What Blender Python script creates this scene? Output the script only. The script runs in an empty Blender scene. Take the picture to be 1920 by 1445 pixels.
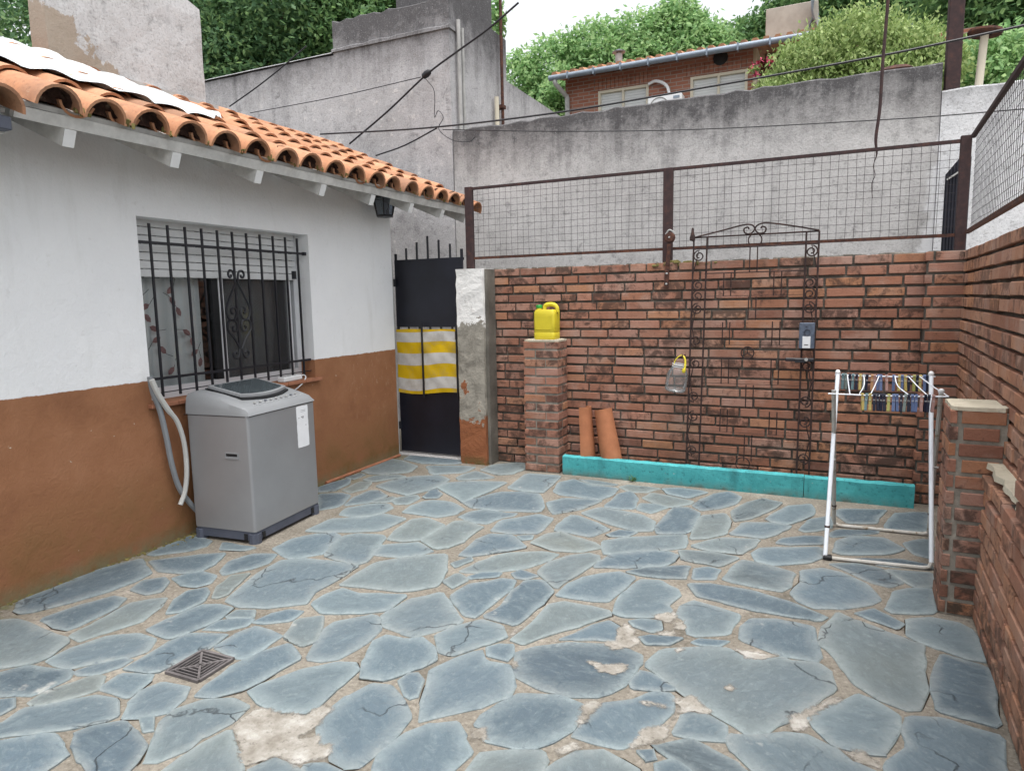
import bpy, bmesh, math, random
import numpy as np
from mathutils import Matrix, Vector, Euler

S = bpy.context.scene
COL = S.collection
PI = math.pi
rnd = random.Random(7)

# ------------------------------------------------------------ camera
CAM_LOC = Vector((0, 0, 1.45))
YAW, PITCH, ROLL = -0.438781, -0.126946, -0.018710
FPX = 1266.09
def cam_axes():
    f = Vector((math.sin(YAW) * math.cos(PITCH), math.cos(YAW) * math.cos(PITCH), math.sin(PITCH)))
    r = Vector((math.cos(YAW), -math.sin(YAW), 0)); u = r.cross(f)
    r2 = math.cos(ROLL) * r + math.sin(ROLL) * u
    u2 = -math.sin(ROLL) * r + math.cos(ROLL) * u
    return r2, u2, f
CR, CU, CF = cam_axes()
cd = bpy.data.cameras.new('camera'); cam = bpy.data.objects.new('camera', cd); COL.objects.link(cam)
cd.sensor_fit = 'HORIZONTAL'; cd.sensor_width = 36.0; cd.lens = FPX / 1920 * 36
cd.clip_start = 0.02; cd.clip_end = 600
m = Matrix((CR, CU, -CF)).transposed().to_4x4(); m.translation = CAM_LOC; cam.matrix_world = m
S.camera = cam

# ------------------------------------------------------------ sky, sun, exposure
SUN_EL, SUN_AZ = math.radians(76), math.radians(140)     # azimuth clockwise from +Y
w = bpy.data.worlds.new('World'); S.world = w; w.use_nodes = True
nt = w.node_tree; nt.nodes.clear()
wo = nt.nodes.new('ShaderNodeOutputWorld'); bg = nt.nodes.new('ShaderNodeBackground')
sky = nt.nodes.new('ShaderNodeTexSky'); sky.sky_type = 'NISHITA'; sky.sun_disc = False
sky.sun_elevation = SUN_EL; sky.sun_rotation = SUN_AZ; sky.air_density = 1.0; sky.dust_density = 4.0; sky.ozone_density = 1.0
hs = nt.nodes.new('ShaderNodeHueSaturation'); hs.inputs['Saturation'].default_value = 0.16
nt.links.new(sky.outputs[0], hs.inputs['Color']); nt.links.new(hs.outputs[0], bg.inputs[0])
bg.inputs[1].default_value = 0.15; nt.links.new(bg.outputs[0], wo.inputs[0])
sd = bpy.data.lights.new('sun', 'SUN'); sun = bpy.data.objects.new('sun', sd); COL.objects.link(sun)
sd.energy = 0.9; sd.angle = math.radians(35); sd.color = (1.0, 0.97, 0.92)
to_sun = Vector((math.sin(SUN_AZ) * math.cos(SUN_EL), math.cos(SUN_AZ) * math.cos(SUN_EL), math.sin(SUN_EL)))
sun.rotation_euler = to_sun.to_track_quat('Z', 'Y').to_euler()
S.view_settings.view_transform = 'Standard'; S.view_settings.look = 'None'
S.view_settings.exposure = 1.22; S.view_settings.gamma = 1.0; S.view_settings.use_curve_mapping = False

# ------------------------------------------------------------ helpers
WM = {}
I4 = Matrix.Identity(4)
def tag(o, label=None, cat=None, group=None, kind=None):
    if label: o['label'] = label
    if cat: o['category'] = cat
    if group: o['group'] = group
    if kind: o['kind'] = kind
    return o
def thing(name, label, cat, loc=(0, 0, 0), rotz=0.0, group=None):
    o = bpy.data.objects.new(name, None); COL.objects.link(o); o.empty_display_size = 0.1
    o.location = loc; o.rotation_euler = (0, 0, rotz)
    WM[o.name] = Matrix.Translation(loc) @ Matrix.Rotation(rotz, 4, 'Z')
    return tag(o, label, cat, group)
def put(o, parent, local=False):
    COL.objects.link(o)
    if parent is not None:
        o.parent = parent
        if not local: o.matrix_parent_inverse = WM.get(parent.name, I4).inverted()
    if local and parent is not None: WM[o.name] = WM.get(parent.name, I4) @ o.matrix_basis
    else: WM[o.name] = I4.copy()
    return o

class MB:
    def __init__(s): s.v = []; s.f = []
    def add(s, vs, fs):
        b = len(s.v); s.v += [tuple(p) for p in vs]; s.f += [tuple(i + b for i in q) for q in fs]; return s
    def box(s, x0, x1, y0, y1, z0, z1, c=0.0):
        if c <= 0:
            return s.add([(x, y, z) for z in (z0, z1) for y in (y0, y1) for x in (x0, x1)],
                  [(0, 2, 3, 1), (4, 5, 7, 6), (0, 1, 5, 4), (2, 6, 7, 3), (0, 4, 6, 2), (1, 3, 7, 5)])
        vs, fs = cbox(c / (x1 - x0), c / (y1 - y0), c / (z1 - z0))
        return s.add([(x0 + (a + .5) * (x1 - x0), y0 + (b + .5) * (y1 - y0), z0 + (d + .5) * (z1 - z0)) for a, b, d in vs], fs)
    def obox(s, mat, dx, dy, dz, c=0.0):
        n = MB().box(-dx / 2, dx / 2, -dy / 2, dy / 2, -dz / 2, dz / 2, c)
        return s.add([tuple(mat @ Vector(p)) for p in n.v], n.f)
    def bar(s, a, b, wd, th, up=(0, 0, 1)):
        a = Vector(a); b = Vector(b); d = (b - a); L = d.length; d.normalize(); up = Vector(up)
        sx = d.cross(up)
        if sx.length < 1e-4: sx = d.cross(Vector((1, 0, 0)))
        sx.normalize(); uz = sx.cross(d)
        m = Matrix((d, sx, uz)).transposed().to_4x4(); m.translation = (a + b) / 2
        return s.obox(m, L, wd, th)
    def tube(s, pts, r, n=6, cap=True, closed=False):
        pts = [Vector(p) for p in pts]; N = len(pts)
        rs = r if isinstance(r, (list, tuple)) else [r] * N
        if N < 2: return s
        t0 = (pts[1] - pts[0]).normalized()
        up = Vector((0, 0, 1)) if abs(t0.z) < .9 else Vector((1, 0, 0))
        a = t0.cross(up).normalized(); ring = []; vs = []
        for i in range(N):
            if closed: t = pts[(i + 1) % N] - pts[i - 1]
            elif i == 0: t = pts[1] - pts[0]
            elif i == N - 1: t = pts[-1] - pts[-2]
            else: t = (pts[i + 1] - pts[i]).normalized() + (pts[i] - pts[i - 1]).normalized()
            if t.length < 1e-9: t = t0.copy()
            t.normalize(); a = (a - t * a.dot(t))
            if a.length < 1e-6: a = t.cross(Vector((0.3, 0.5, 0.8)))
            a.normalize(); b = t.cross(a)
            for k in range(n):
                th = 2 * PI * k / n
                vs.append(pts[i] + (a * math.cos(th) + b * math.sin(th)) * rs[i])
        fs = []
        M = N if closed else N - 1
        for i in range(M):
            j = (i + 1) % N
            for k in range(n):
                k2 = (k + 1) % n
                fs.append((i * n + k, i * n + k2, j * n + k2, j * n + k))
        if cap and not closed:
            fs.append(tuple(range(n))[::-1]); fs.append(tuple((N - 1) * n + k for k in range(n)))
        return s.add(vs, fs)
    def lathe(s, prof, n, mat=None, cap=True):
        mat = mat or I4; vs = []; fs = []
        for r, z in prof:
            for k in range(n):
                th = 2 * PI * k / n; vs.append(mat @ Vector((r * math.cos(th), r * math.sin(th), z)))
        for i in range(len(prof) - 1):
            for k in range(n):
                k2 = (k + 1) % n; fs.append((i * n + k, i * n + k2, (i + 1) * n + k2, (i + 1) * n + k))
        if cap:
            fs.append(tuple(range(n))[::-1]); fs.append(tuple((len(prof) - 1) * n + k for k in range(n)))
        return s.add(vs, fs)
    def prism(s, poly, fn0, fn1):
        n = len(poly); vs = [fn0(*p) for p in poly] + [fn1(*p) for p in poly]
        return s.add(vs, [tuple(range(n))[::-1], tuple(range(n, 2 * n))] + [(i, (i + 1) % n, n + (i + 1) % n, n + i) for i in range(n)])
    def mesh(s, name, mat=None, smooth=False):
        me = bpy.data.meshes.new(name); me.from_pydata(s.v, [], s.f)
        bm = bmesh.new(); bm.from_mesh(me); bmesh.ops.recalc_face_normals(bm, faces=bm.faces); bm.to_mesh(me); bm.free()
        if mat: me.materials.append(mat)
        if smooth:
            me.polygons.foreach_set('use_smooth', [True] * len(me.polygons))
            me.update()
            try: me.set_sharp_from_angle(angle=math.radians(38))
            except Exception: pass
        return me
    def build(s, name, mat, parent=None, local=False, smooth=False):
        return put(bpy.data.objects.new(name, s.mesh(name, mat, smooth)), parent, local)

def cbox(cx, cy, cz):
    """unit box with chamfered edges, 24 vertices"""
    h = .5; vs = []; idx = {}
    for sx in (-1, 1):
        for sy in (-1, 1):
            for sz in (-1, 1):
                idx[sx, sy, sz] = len(vs)
                vs += [(sx * h, sy * (h - cy), sz * (h - cz)), (sx * (h - cx), sy * h, sz * (h - cz)), (sx * (h - cx), sy * (h - cy), sz * h)]
    fs = []
    g = lambda x, y, z, k: idx[x, y, z] + k
    for a in (-1, 1):
        fs.append((g(a, -1, -1, 0), g(a, 1, -1, 0), g(a, 1, 1, 0), g(a, -1, 1, 0)))
        fs.append((g(-1, a, -1, 1), g(1, a, -1, 1), g(1, a, 1, 1), g(-1, a, 1, 1)))
        fs.append((g(-1, -1, a, 2), g(1, -1, a, 2), g(1, 1, a, 2), g(-1, 1, a, 2)))
        for b in (-1, 1):
            fs.append((g(a, b, -1, 0), g(a, b, -1, 1), g(a, b, 1, 1), g(a, b, 1, 0)))
            fs.append((g(a, -1, b, 0), g(a, -1, b, 2), g(a, 1, b, 2), g(a, 1, b, 0)))
            fs.append((g(-1, a, b, 1), g(-1, a, b, 2), g(1, a, b, 2), g(1, a, b, 1)))
    for k in idx: b = idx[k]; fs.append((b, b + 1, b + 2))
    return vs, fs
def arc(c, r, a0, a1, n, ax=(1, 0, 0), ay=(0, 0, 1)):
    ax = Vector(ax); ay = Vector(ay); c = Vector(c)
    return [c + ax * (r * math.cos(a0 + (a1 - a0) * i / n)) + ay * (r * math.sin(a0 + (a1 - a0) * i / n)) for i in range(n + 1)]
def spiral(c, r0, r1, a0, turns, n, ax=(1, 0, 0), ay=(0, 0, 1)):
    ax = Vector(ax); ay = Vector(ay); c = Vector(c); out = []
    for i in range(n + 1):
        t = i / n; r = r0 + (r1 - r0) * t; a = a0 + 2 * PI * turns * t
        out.append(c + ax * (r * math.cos(a)) + ay * (r * math.sin(a)))
    return out
def curve(pts, n=6):
    """Catmull-Rom through the points"""
    P = [Vector(p) for p in pts]; P = [P[0] * 2 - P[1]] + P + [P[-1] * 2 - P[-2]]; out = []
    for i in range(1, len(P) - 2):
        for k in range(n):
            t = k / n; a, b, c, d = P[i - 1], P[i], P[i + 1], P[i + 2]
            out.append(.5 * ((2 * b) + (c - a) * t + (2 * a - 5 * b + 4 * c - d) * t * t + (3 * b - a - 3 * c + d) * t ** 3))
    return out + [P[-2]]
def proj_area(p, w_, h_):
    d = Vector(p) - CAM_LOC; z = d.dot(CF)
    if z < .1: return 0
    x = d.dot(CR) / z * FPX; y = d.dot(CU) / z * FPX
    if abs(x) > 1000 or abs(y) > 760: return 0
    return 1 / (z * z)

# ------------------------------------------------------------ materials
class NT:
    def __init__(s, name, rough=.8, spec=.3, metal=0.0):
        s.m = bpy.data.materials.new(name); s.m.use_nodes = True; s.t = s.m.node_tree
        s.b = s.t.nodes['Principled BSDF']; s.b.inputs['Roughness'].default_value = rough
        s.b.inputs['Specular IOR Level'].default_value = spec; s.b.inputs['Metallic'].default_value = metal
        s._pos = None
    def n(s, t, **k):
        x = s.t.nodes.new(t)
        for a, v in k.items(): setattr(x, a, v)
        return x
    def l(s, a, b): s.t.links.new(a, b); return s
    def setin(s, node, i, v):
        if hasattr(v, 'is_output') or isinstance(v, bpy.types.NodeSocket): s.t.links.new(v, node.inputs[i])
        else: node.inputs[i].default_value = v
    def pos(s):
        if s._pos is None: s._pos = s.n('ShaderNodeNewGeometry').outputs['Position']
        return s._pos
    def objc(s): return s.n('ShaderNodeTexCoord').outputs['Object']
    def map(s, vec, sc=(1, 1, 1), rot=(0, 0, 0)):
        k = s.n('ShaderNodeMapping'); s.l(vec, k.inputs[0]); k.inputs['Scale'].default_value = sc; k.inputs['Rotation'].default_value = rot
        return k.outputs[0]
    def noise(s, scale=5, detail=4, rough=.6, vec=None, dist=0.0):
        k = s.n('ShaderNodeTexNoise'); s.l(vec or s.pos(), k.inputs['Vector'])
        k.inputs['Scale'].default_value = scale; k.inputs['Detail'].default_value = detail
        k.inputs['Roughness'].default_value = rough; k.inputs['Distortion'].default_value = dist
        return k.outputs[0]
    def ramp(s, fac, stops, interp='LINEAR'):
        k = s.n('ShaderNodeValToRGB'); k.color_ramp.interpolation = interp; e = k.color_ramp.elements
        while len(e) < len(stops): e.new(0.5)
        for i, (p, c) in enumerate(stops):
            e[i].position = p
            e[i].color = (c, c, c, 1) if isinstance(c, (int, float)) else (*c, 1)
        s.setin(k, 0, fac); return k.outputs[0]
    def mix(s, fac, a, b, mode='MIX'):
        k = s.n('ShaderNodeMix', data_type='RGBA', blend_type=mode); k.clamp_factor = True
        s.setin(k, 0, fac)
        for i, v in ((6, a), (7, b)):
            if isinstance(v, tuple): v = (*v, 1)
            s.setin(k, i, v)
        return k.outputs[2]
    def math(s, op, a, b=0.0, c=None):
        k = s.n('ShaderNodeMath', operation=op); s.setin(k, 0, a); s.setin(k, 1, b)
        if c is not None: s.setin(k, 2, c)
        return k.outputs[0]
    def mapr(s, v, a, b, c=0.0, d=1.0):
        k = s.n('ShaderNodeMapRange'); k.clamp = True; s.setin(k, 0, v)
        for i, q in enumerate((a, b, c, d)): k.inputs[i + 1].default_value = q
        return k.outputs[0]
    def xyz(s, vec=None):
        k = s.n('ShaderNodeSeparateXYZ'); s.l(vec or s.pos(), k.inputs[0]); return k.outputs
    def rand(s):
        a = s.n('ShaderNodeObjectInfo').outputs['Random']; b = s.n('ShaderNodeNewGeometry').outputs['Random Per Island']
        return s.math('FRACT', s.math('ADD', a, b))
    def col(s, c): s.setin(s.b, 'Base Color', (*c, 1) if isinstance(c, tuple) else c); return s
    def bump(s, h, strength=.3, dist=.01):
        k = s.n('ShaderNodeBump'); k.inputs['Strength'].default_value = strength; k.inputs['Distance'].default_value = dist
        s.setin(k, 'Height', h); s.l(k.outputs[0], s.b.inputs['Normal']); return s
    def rough(s, v): s.setin(s.b, 'Roughness', v); return s

def simple(name, c, rough=.6, spec=.4, metal=0.0, var=.25, scale=8, bump=0.0):
    k = NT(name, rough, spec, metal)
    n1 = k.noise(scale, 5, .65); n2 = k.noise(scale * .17, 3)
    f = k.math('ADD', k.math('MULTIPLY', n1, .6), k.math('MULTIPLY', n2, .4))
    dk = tuple(x * (1 - var) for x in c); lt = tuple(min(1, x * (1 + var)) for x in c)
    k.col(k.ramp(f, [(.3, dk), (.7, lt)]))
    if bump: k.bump(n1, bump, .004)
    return k.m
MAT = {}

# slate paving stone: pale cement haze towards the edge, blue-grey cleft slate inside
k = NT('slate', .62, .35)
rim = k.n('ShaderNodeAttribute', attribute_name='rim').outputs['Fac']
r0 = k.n('ShaderNodeObjectInfo').outputs['Random']
off = k.n('ShaderNodeVectorMath', operation='ADD'); k.l(k.pos(), off.inputs[0])
cx = k.n('ShaderNodeCombineXYZ'); k.setin(cx, 0, k.math('MULTIPLY', r0, 17)); k.setin(cx, 1, k.math('MULTIPLY', r0, 31)); k.l(cx.outputs[0], off.inputs[1])
vr = k.n('ShaderNodeVectorRotate', rotation_type='Z_AXIS'); k.l(off.outputs[0], vr.inputs['Vector']); k.setin(vr, 'Angle', k.math('MULTIPLY', r0, 6.28))
v = vr.outputs[0]
nf = k.noise(38, 6, .7, v); nm = k.noise(15, 7, .75, v, .8); nl = k.noise(2.2, 3, .5, v)
st = k.noise(12, 8, .78, k.map(v, (1, 2.2, 1)), .5)
base = k.ramp(r0, [(0, (.062, .088, .108)), (.15, (.112, .152, .178)), (.3, (.075, .104, .126)), (.45, (.14, .178, .192)), (.58, (.092, .13, .158)), (.7, (.145, .168, .163)), (.8, (.10, .136, .162)), (.9, (.15, .165, .15)), (1, (.058, .08, .098))])
base = k.mix(k.mapr(nl, .35, .7, 0, .45), base, (.10, .138, .17))
base = k.mix(k.mapr(st, .48, .72, 0, .38), base, (.25, .31, .32))
base = k.mix(k.mapr(nf, .55, .75, 0, .35), base, (.33, .37, .36))
base = k.mix(k.mapr(nf, .42, .28, 0, .4), base, (.045, .058, .07))
edge = k.math('ADD', rim, k.math('MULTIPLY', k.math('SUBTRACT', nm, .5), 1.9))
edge = k.math('ADD', edge, k.math('MULTIPLY', k.math('SUBTRACT', nf, .5), 1.2)); edge = k.math('ADD', edge, k.math('MULTIPLY', k.math('SUBTRACT', st, .5), 1.0))
haze = k.ramp(edge, [(.0, .66), (.15, .5), (.4, .24), (.8, 0.0)])
hz_ = k.mix(k.mapr(nl, .4, .6), (.33, .385, .385), (.32, .345, .33)); haze = k.math('MULTIPLY', haze, k.mapr(nm, .36, .56, .15, 1.0)); base = k.mix(haze, base, hz_)
spl = k.mapr(k.noise(3.1, 5, .7), .66, .72, 0, .5)
base = k.mix(spl, base, (.50, .49, .45))
vc = k.n('ShaderNodeTexVoronoi', feature='DISTANCE_TO_EDGE'); vc.inputs['Scale'].default_value = 1.6
wv = k.n('ShaderNodeVectorMath', operation='ADD'); k.l(v, wv.inputs[0])
nn = k.n('ShaderNodeTexNoise'); nn.inputs['Scale'].default_value = 5; nn.inputs['Detail'].default_value = 4; k.l(v, nn.inputs['Vector'])
sc_ = k.n('ShaderNodeVectorMath', operation='SCALE'); k.l(nn.outputs[1], sc_.inputs[0]); sc_.inputs['Scale'].default_value = .35; k.l(sc_.outputs[0], wv.inputs[1])
k.l(wv.outputs[0], vc.inputs['Vector'])
crk = k.math('MULTIPLY', k.mapr(vc.outputs[0], .0, .010, 1, 0), k.mapr(nl, .52, .58, 0, .8))
base = k.mix(crk, base, (.03, .035, .04))
k.col(base)
k.rough(k.mapr(nm, .3, .7, .5, .78))
hh = k.math('ADD', k.math('MULTIPLY', st, 1.0), k.math('MULTIPLY', nf, .35)); hh = k.math('SUBTRACT', hh, crk)
k.bump(hh, .8, .008); MAT['slate'] = k.m

# sandy joint mortar
k = NT('joint_mortar', .92, .2)
n1 = k.noise(60, 5, .7); n2 = k.noise(2.6, 5, .65); n3 = k.noise(11, 5, .7)
c = k.ramp(n2, [(.30, (.125, .112, .092)), (.44, (.19, .170, .140)), (.58, (.235, .212, .177)), (.72, (.31, .285, .245))])
c = k.mix(k.mapr(n3, .58, .7, 0, .55), c, (.42, .385, .335))
c = k.mix(k.mapr(n1, .50, .30, 0, .75), c, (.07, .062, .05)); c = k.mix(k.mapr(n1, .56, .68, 0, .45), c, (.45, .42, .37))
n5 = k.noise(17, 6, .75); c = k.mix(k.mapr(n5, .40, .30, 0, .7), c, (.09, .08, .065))
X, Y_, Z = k.xyz()
near = k.math('MULTIPLY', k.mapr(X, -3.3, -3.62, 0, 1), k.mapr(n3, .42, .62, 0, 1))
c = k.mix(k.math('MULTIPLY', near, .8), c, (.10, .105, .035))
k.col(c); k.bump(k.math('ADD', n1, k.math('MULTIPLY', n3, 2)), .5, .006); MAT['joint'] = k.m
# white cement residue
k = NT('cement_residue', .93, .2)
n1 = k.noise(45, 6, .75); n2 = k.noise(9, 5, .7)
c = k.ramp(n2, [(.36, (.22, .20, .17)), (.52, (.33, .31, .275)), (.68, (.46, .445, .415))])
c = k.mix(k.mapr(n1, .45, .32, 0, .8), c, (.13, .115, .095))
k.col(c); k.bump(k.math('ADD', n1, n2), .8, .01); MAT['cement'] = k.m
rim = k.n('ShaderNodeAttribute', attribute_name='rim').outputs['Fac']
al = k.math('ADD', k.math('MULTIPLY', rim, .62), k.math('MULTIPLY', k.noise(16, 6, .75), .95)); al = k.mapr(al, .64, .86)
k.setin(k.b, 'Alpha', al)

# bricks
def brick_mat(name, stops, pale, soot):
    k = NT(name, .88, .2); r = k.rand()
    n1 = k.noise(70, 5, .7); n2 = k.noise(13, 5, .7, None, .4); n3 = k.noise(1.5, 4, .55); n4 = k.noise(5, 4, .6)
    c = k.ramp(r, stops)
    c = k.mix(k.mapr(n2, .35, .7, 0, .4), c, (.25, .125, .085), 'MIX')
    c = k.mix(k.mapr(n3, .50, .68, 0, pale), c, (.40, .285, .235))
    c = k.mix(k.math('MULTIPLY', k.mapr(n4, .5, .68), pale * 1.1), c, (.41, .30, .25))
    rr = k.math('FRACT', k.math('MULTIPLY', r, 13.7))
    dirt = k.math('MULTIPLY', k.mapr(k.math('ADD', n2, k.math('MULTIPLY', rr, .28)), .66, .80), soot)
    c = k.mix(dirt, c, (.045, .030, .026))
    X, Y_, Z = k.xyz()
    wet = k.math('MULTIPLY', k.mapr(Z, 1.62, 1.74), k.mapr(n2, .4, .6))
    c = k.mix(k.math('MULTIPLY', wet, .55), c, (.07, .055, .04))
    low = k.math('MULTIPLY', k.mapr(Z, .35, .05), k.mapr(n2, .38, .6))
    c = k.mix(k.math('MULTIPLY', low, .65), c, (.06, .05, .04))
    c = k.mix(k.mapr(n1, .42, .28, 0, .5), c, (.07, .035, .025))
    k.col(c); k.bump(k.math('ADD', n1, k.math('MULTIPLY', n2, 1.5)), .55, .006); return k.m
MAT['brick_back'] = brick_mat('weathered_brick', [(0, (.25, .115, .078)), (.16, (.32, .150, .098)), (.34, (.37, .185, .132)), (.5, (.29, .130, .085)), (.66, (.40, .195, .105)), (.8, (.36, .20, .155)), (.94, (.28, .125, .083)), (1, (.15, .075, .058))], .36, .75)
MAT['brick_right'] = brick_mat('orange_brick', [(0, (.33, .165, .105)), (.2, (.45, .235, .145)), (.4, (.40, .225, .16)), (.6, (.50, .25, .14)), (.8, (.36, .18, .12)), (1, (.28, .135, .09))], .40, .55)
k = NT('brick_mortar', .95, .15); n1 = k.noise(55, 5, .75); n2 = k.noise(4, 4, .6)
c = k.ramp(n2, [(.3, (.085, .078, .068)), (.55, (.155, .143, .123)), (.75, (.24, .222, .19))]); c = k.mix(k.mapr(n1, .45, .25, 0, .6), c, (.06, .055, .05))
k.col(c); k.bump(n1, .8, .008); MAT['bmortar'] = k.m
k = NT('capping_mortar', .95, .15); n1 = k.noise(40, 5, .75); n2 = k.noise(6, 4, .6)
c = k.ramp(n2, [(.3, (.42, .38, .29)), (.7, (.60, .55, .44))]); c = k.mix(k.mapr(n1, .42, .25, 0, .7), c, (.2, .17, .12)); k.col(c); k.bump(n1, .7, .006); MAT['cap'] = k.m

# house render: white above, brown dado below
k = NT('house_paint', .75, .25)
n1 = k.noise(90, 4, .7); n2 = k.noise(3, 5, .65); n3 = k.noise(14, 5, .7); X, Y_, Z = k.xyz()
white = k.ramp(n2, [(.3, (.79, .80, .81)), (.7, (.83, .84, .845))])
white = k.mix(k.mapr(n3, .63, .72, 0, .3), white, (.52, .52, .50)); white = k.mix(k.mapr(k.noise(2.2, 6, .7, k.map(k.pos(), (2, 2, .35))), .55, .72, 0, .28), white, (.55, .55, .52))
br = k.ramp(n2, [(.25, (.225, .10, .050)), (.5, (.295, .136, .068)), (.75, (.34, .165, .088))])
br = k.mix(k.math('MULTIPLY', k.mapr(Z, .55, .0), k.mapr(n2, .35, .6)), br, (.15, .085, .028))
low = k.math('MULTIPLY', k.mapr(Z, .10, .005), k.mapr(n3, .32, .55)); br = k.mix(low, br, (.17, .15, .085))
chip = k.mapr(k.noise(24, 3, .5), .745, .76, 0, .9); br = k.mix(chip, br, (.55, .50, .42))
scr = k.math('MULTIPLY', k.mapr(k.noise(20, 6, .8, k.map(k.pos(), (1, 1.6, .8))), .57, .66), k.math('MULTIPLY', k.mapr(Y_, 4.35, 4.7), k.mapr(Z, .35, .6)))
br = k.mix(k.math('MULTIPLY', scr, .5), br, (.48, .33, .22))
line = k.math('ADD', Z, k.math('MULTIPLY', k.math('SUBTRACT', n3, .5), .022))
k.col(k.mix(k.mapr(line, 1.008, 1.013), br, white)); k.bump(k.math('ADD', k.math('MULTIPLY', n1, .6), k.math('ADD', k.math('MULTIPLY', n2, 3), k.math('MULTIPLY', k.noise(9, 5, .6, None, .8), 1.2))), .4, .012); MAT['house'] = k.m
MAT['white_wood'] = simple('painted_timber', (.58, .58, .56), .7, .3, 0, .3, 14, .15)
MAT['grey_wood'] = simple('weathered_timber', (.34, .335, .32), .8, .25, 0, .4, 11, .3)
MAT['white_end'] = simple('white_paint', (.74, .75, .75), .6, .3, 0, .12, 10)

# clay roof tile
k = NT('clay_tile', .85, .2); r = k.rand(); n1 = k.noise(50, 5, .7); n2 = k.noise(7, 5, .65)
c = k.ramp(r, [(0, (.37, .175, .095)), (.35, (.45, .225, .125)), (.65, (.41, .195, .105)), (1, (.50, .27, .16))])
c = k.mix(k.mapr(n2, .52, .74, 0, .55), c, (.52, .33, .22)); c = k.mix(k.mapr(n2, .42, .25, 0, .6), c, (.20, .095, .06))
c = k.mix(k.mapr(n1, .46, .28, 0, .55), c, (.14, .075, .05)); n5 = k.noise(2.6, 5, .65); r2_ = k.math('FRACT', k.math('MULTIPLY', r, 7.3))
c = k.mix(k.mapr(k.math('ADD', n5, k.math('MULTIPLY', r2_, .25)), .62, .80, 0, .6), c, (.20, .125, .09)); c = k.mix(k.mapr(k.noise(30, 6, .75), .62, .70, 0, .45), c, (.42, .38, .30))
k.col(c); k.bump(k.math('ADD', n1, n2), .45, .006); MAT['tile'] = k.m
MAT['loose_tile'] = simple('loose_clay_tile', (.33, .135, .068), .85, .2, 0, .25, 14, .25)
k = NT('tile_hollow_shade', .95, .1); n2 = k.noise(18, 5, .7)
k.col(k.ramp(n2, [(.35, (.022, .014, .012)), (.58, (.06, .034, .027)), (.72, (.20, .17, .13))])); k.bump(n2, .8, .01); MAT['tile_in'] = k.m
MAT['dry_moss'] = simple('dry_moss', (.16, .14, .055), .95, .1, 0, .5, 40, .6)
k = NT('aluminium_membrane', .32, .6, .0); n1 = k.noise(9, 4, .6, None, .5)
k.col(k.mix(k.mapr(k.noise(26, 5, .7), .60, .68, 0, .6), k.ramp(n1, [(.3, (.42, .48, .51)), (.45, (.66, .70, .71)), (.6, (.76, .78, .78))]), (.22, .25, .30))); k.bump(k.math('ADD', k.noise(16, 6, .75), k.noise(50, 4, .7)), .9, .014); MAT['membrane'] = k.m

# grey weathered cement render of the neighbour's walls
def stucco(name, c0, c1, c2, mold, topz, moldh, flake):
    k = NT(name, .95, .12); P = k.pos(); X, Y_, Z = k.xyz()
    n1 = k.noise(60, 6, .8); n2 = k.noise(1.6, 8, .72); n3 = k.noise(8, 8, .78)
    st = k.noise(2.2, 5, .65, k.map(P, (3, 3, .28)))
    c = k.ramp(n2, [(.3, c0), (.5, c1), (.7, c2)])
    c = k.mix(k.mapr(st, .54, .74, 0, .4), c, tuple(x * .5 for x in c1))
    c = k.mix(k.mapr(n3, .57, .64, 0, flake), c, (.60, .585, .575))
    c = k.mix(k.mapr(n3, .46, .32, 0, .75), c, tuple(x * .4 for x in c1))
    if mold:
        t = k.math('ADD', Z, k.math('MULTIPLY', k.math('SUBTRACT', st, .5), 1.1 * moldh))
        t = k.math('ADD', t, k.math('MULTIPLY', k.math('SUBTRACT', n3, .5), 2.0 * moldh))
        c = k.mix(k.math('MULTIPLY', k.mapr(t, topz - moldh, topz), mold), c, (.050, .048, .052))
    c = k.mix(k.mapr(n1, .48, .32, 0, .6), c, (.09, .085, .085)); c = k.mix(k.mapr(n1, .56, .66, 0, .4), c, (.62, .61, .61))
    k.col(c); k.bump(k.math('ADD', n1, k.math('MULTIPLY', n3, 2)), .6, .01); return k.m
MAT['grey_wall'] = stucco('grey_render', (.38, .37, .365), (.48, .47, .465), (.56, .55, .545), .9, 3.22, .5, .5)
k = NT.__new__(NT); k.m = MAT['grey_wall']; k.t = k.m.node_tree; k.b = k.t.nodes['Principled BSDF']; k._pos = None
X, Y_, Z = k.xyz(); n3 = k.noise(3.5, 8, .75); old = k.b.inputs['Base Color'].links[0].from_socket
zz_ = k.math('ADD', k.math('ADD', X, k.math('MULTIPLY', k.math('SUBTRACT', Z, 1.8), -.16)), k.math('MULTIPLY', k.math('SUBTRACT', n3, .5), .5))
k.col(k.mix(k.mapr(zz_, .62, .68, 0, .8), old, (.66, .665, .68)))
MAT['grey_block'] = stucco('flaking_render', (.35, .345, .35), (.44, .435, .445), (.52, .515, .525), .85, 4.5, .6, .95)
MAT['white_stucco'] = stucco('pale_render', (.58, .585, .60), (.70, .705, .72), (.76, .765, .78), .6, 3.12, .22, .3)
MAT['chimney'] = stucco('chimney_render', (.40, .39, .385), (.52, .52, .525), (.62, .625, .635), 0, 4, .3, .5)
k = NT('x'); bpy.data.materials.remove(k.m); k = NT.__new__(NT); k.m = MAT['chimney']; k.t = k.m.node_tree; k.b = k.t.nodes['Principled BSDF']; k._pos = None
X, Y_, Z = k.xyz(); n3 = k.noise(5, 6, .72, None, .4); old = k.b.inputs['Base Color'].links[0].from_socket
zz_ = k.math('ADD', k.math('ADD', k.math('MULTIPLY', k.math('SUBTRACT', Y_, 2.92), .95), k.math('MULTIPLY', k.math('SUBTRACT', Z, 3.06), 1.35)), k.math('MULTIPLY', k.math('SUBTRACT', n3, .5), .9))
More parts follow.
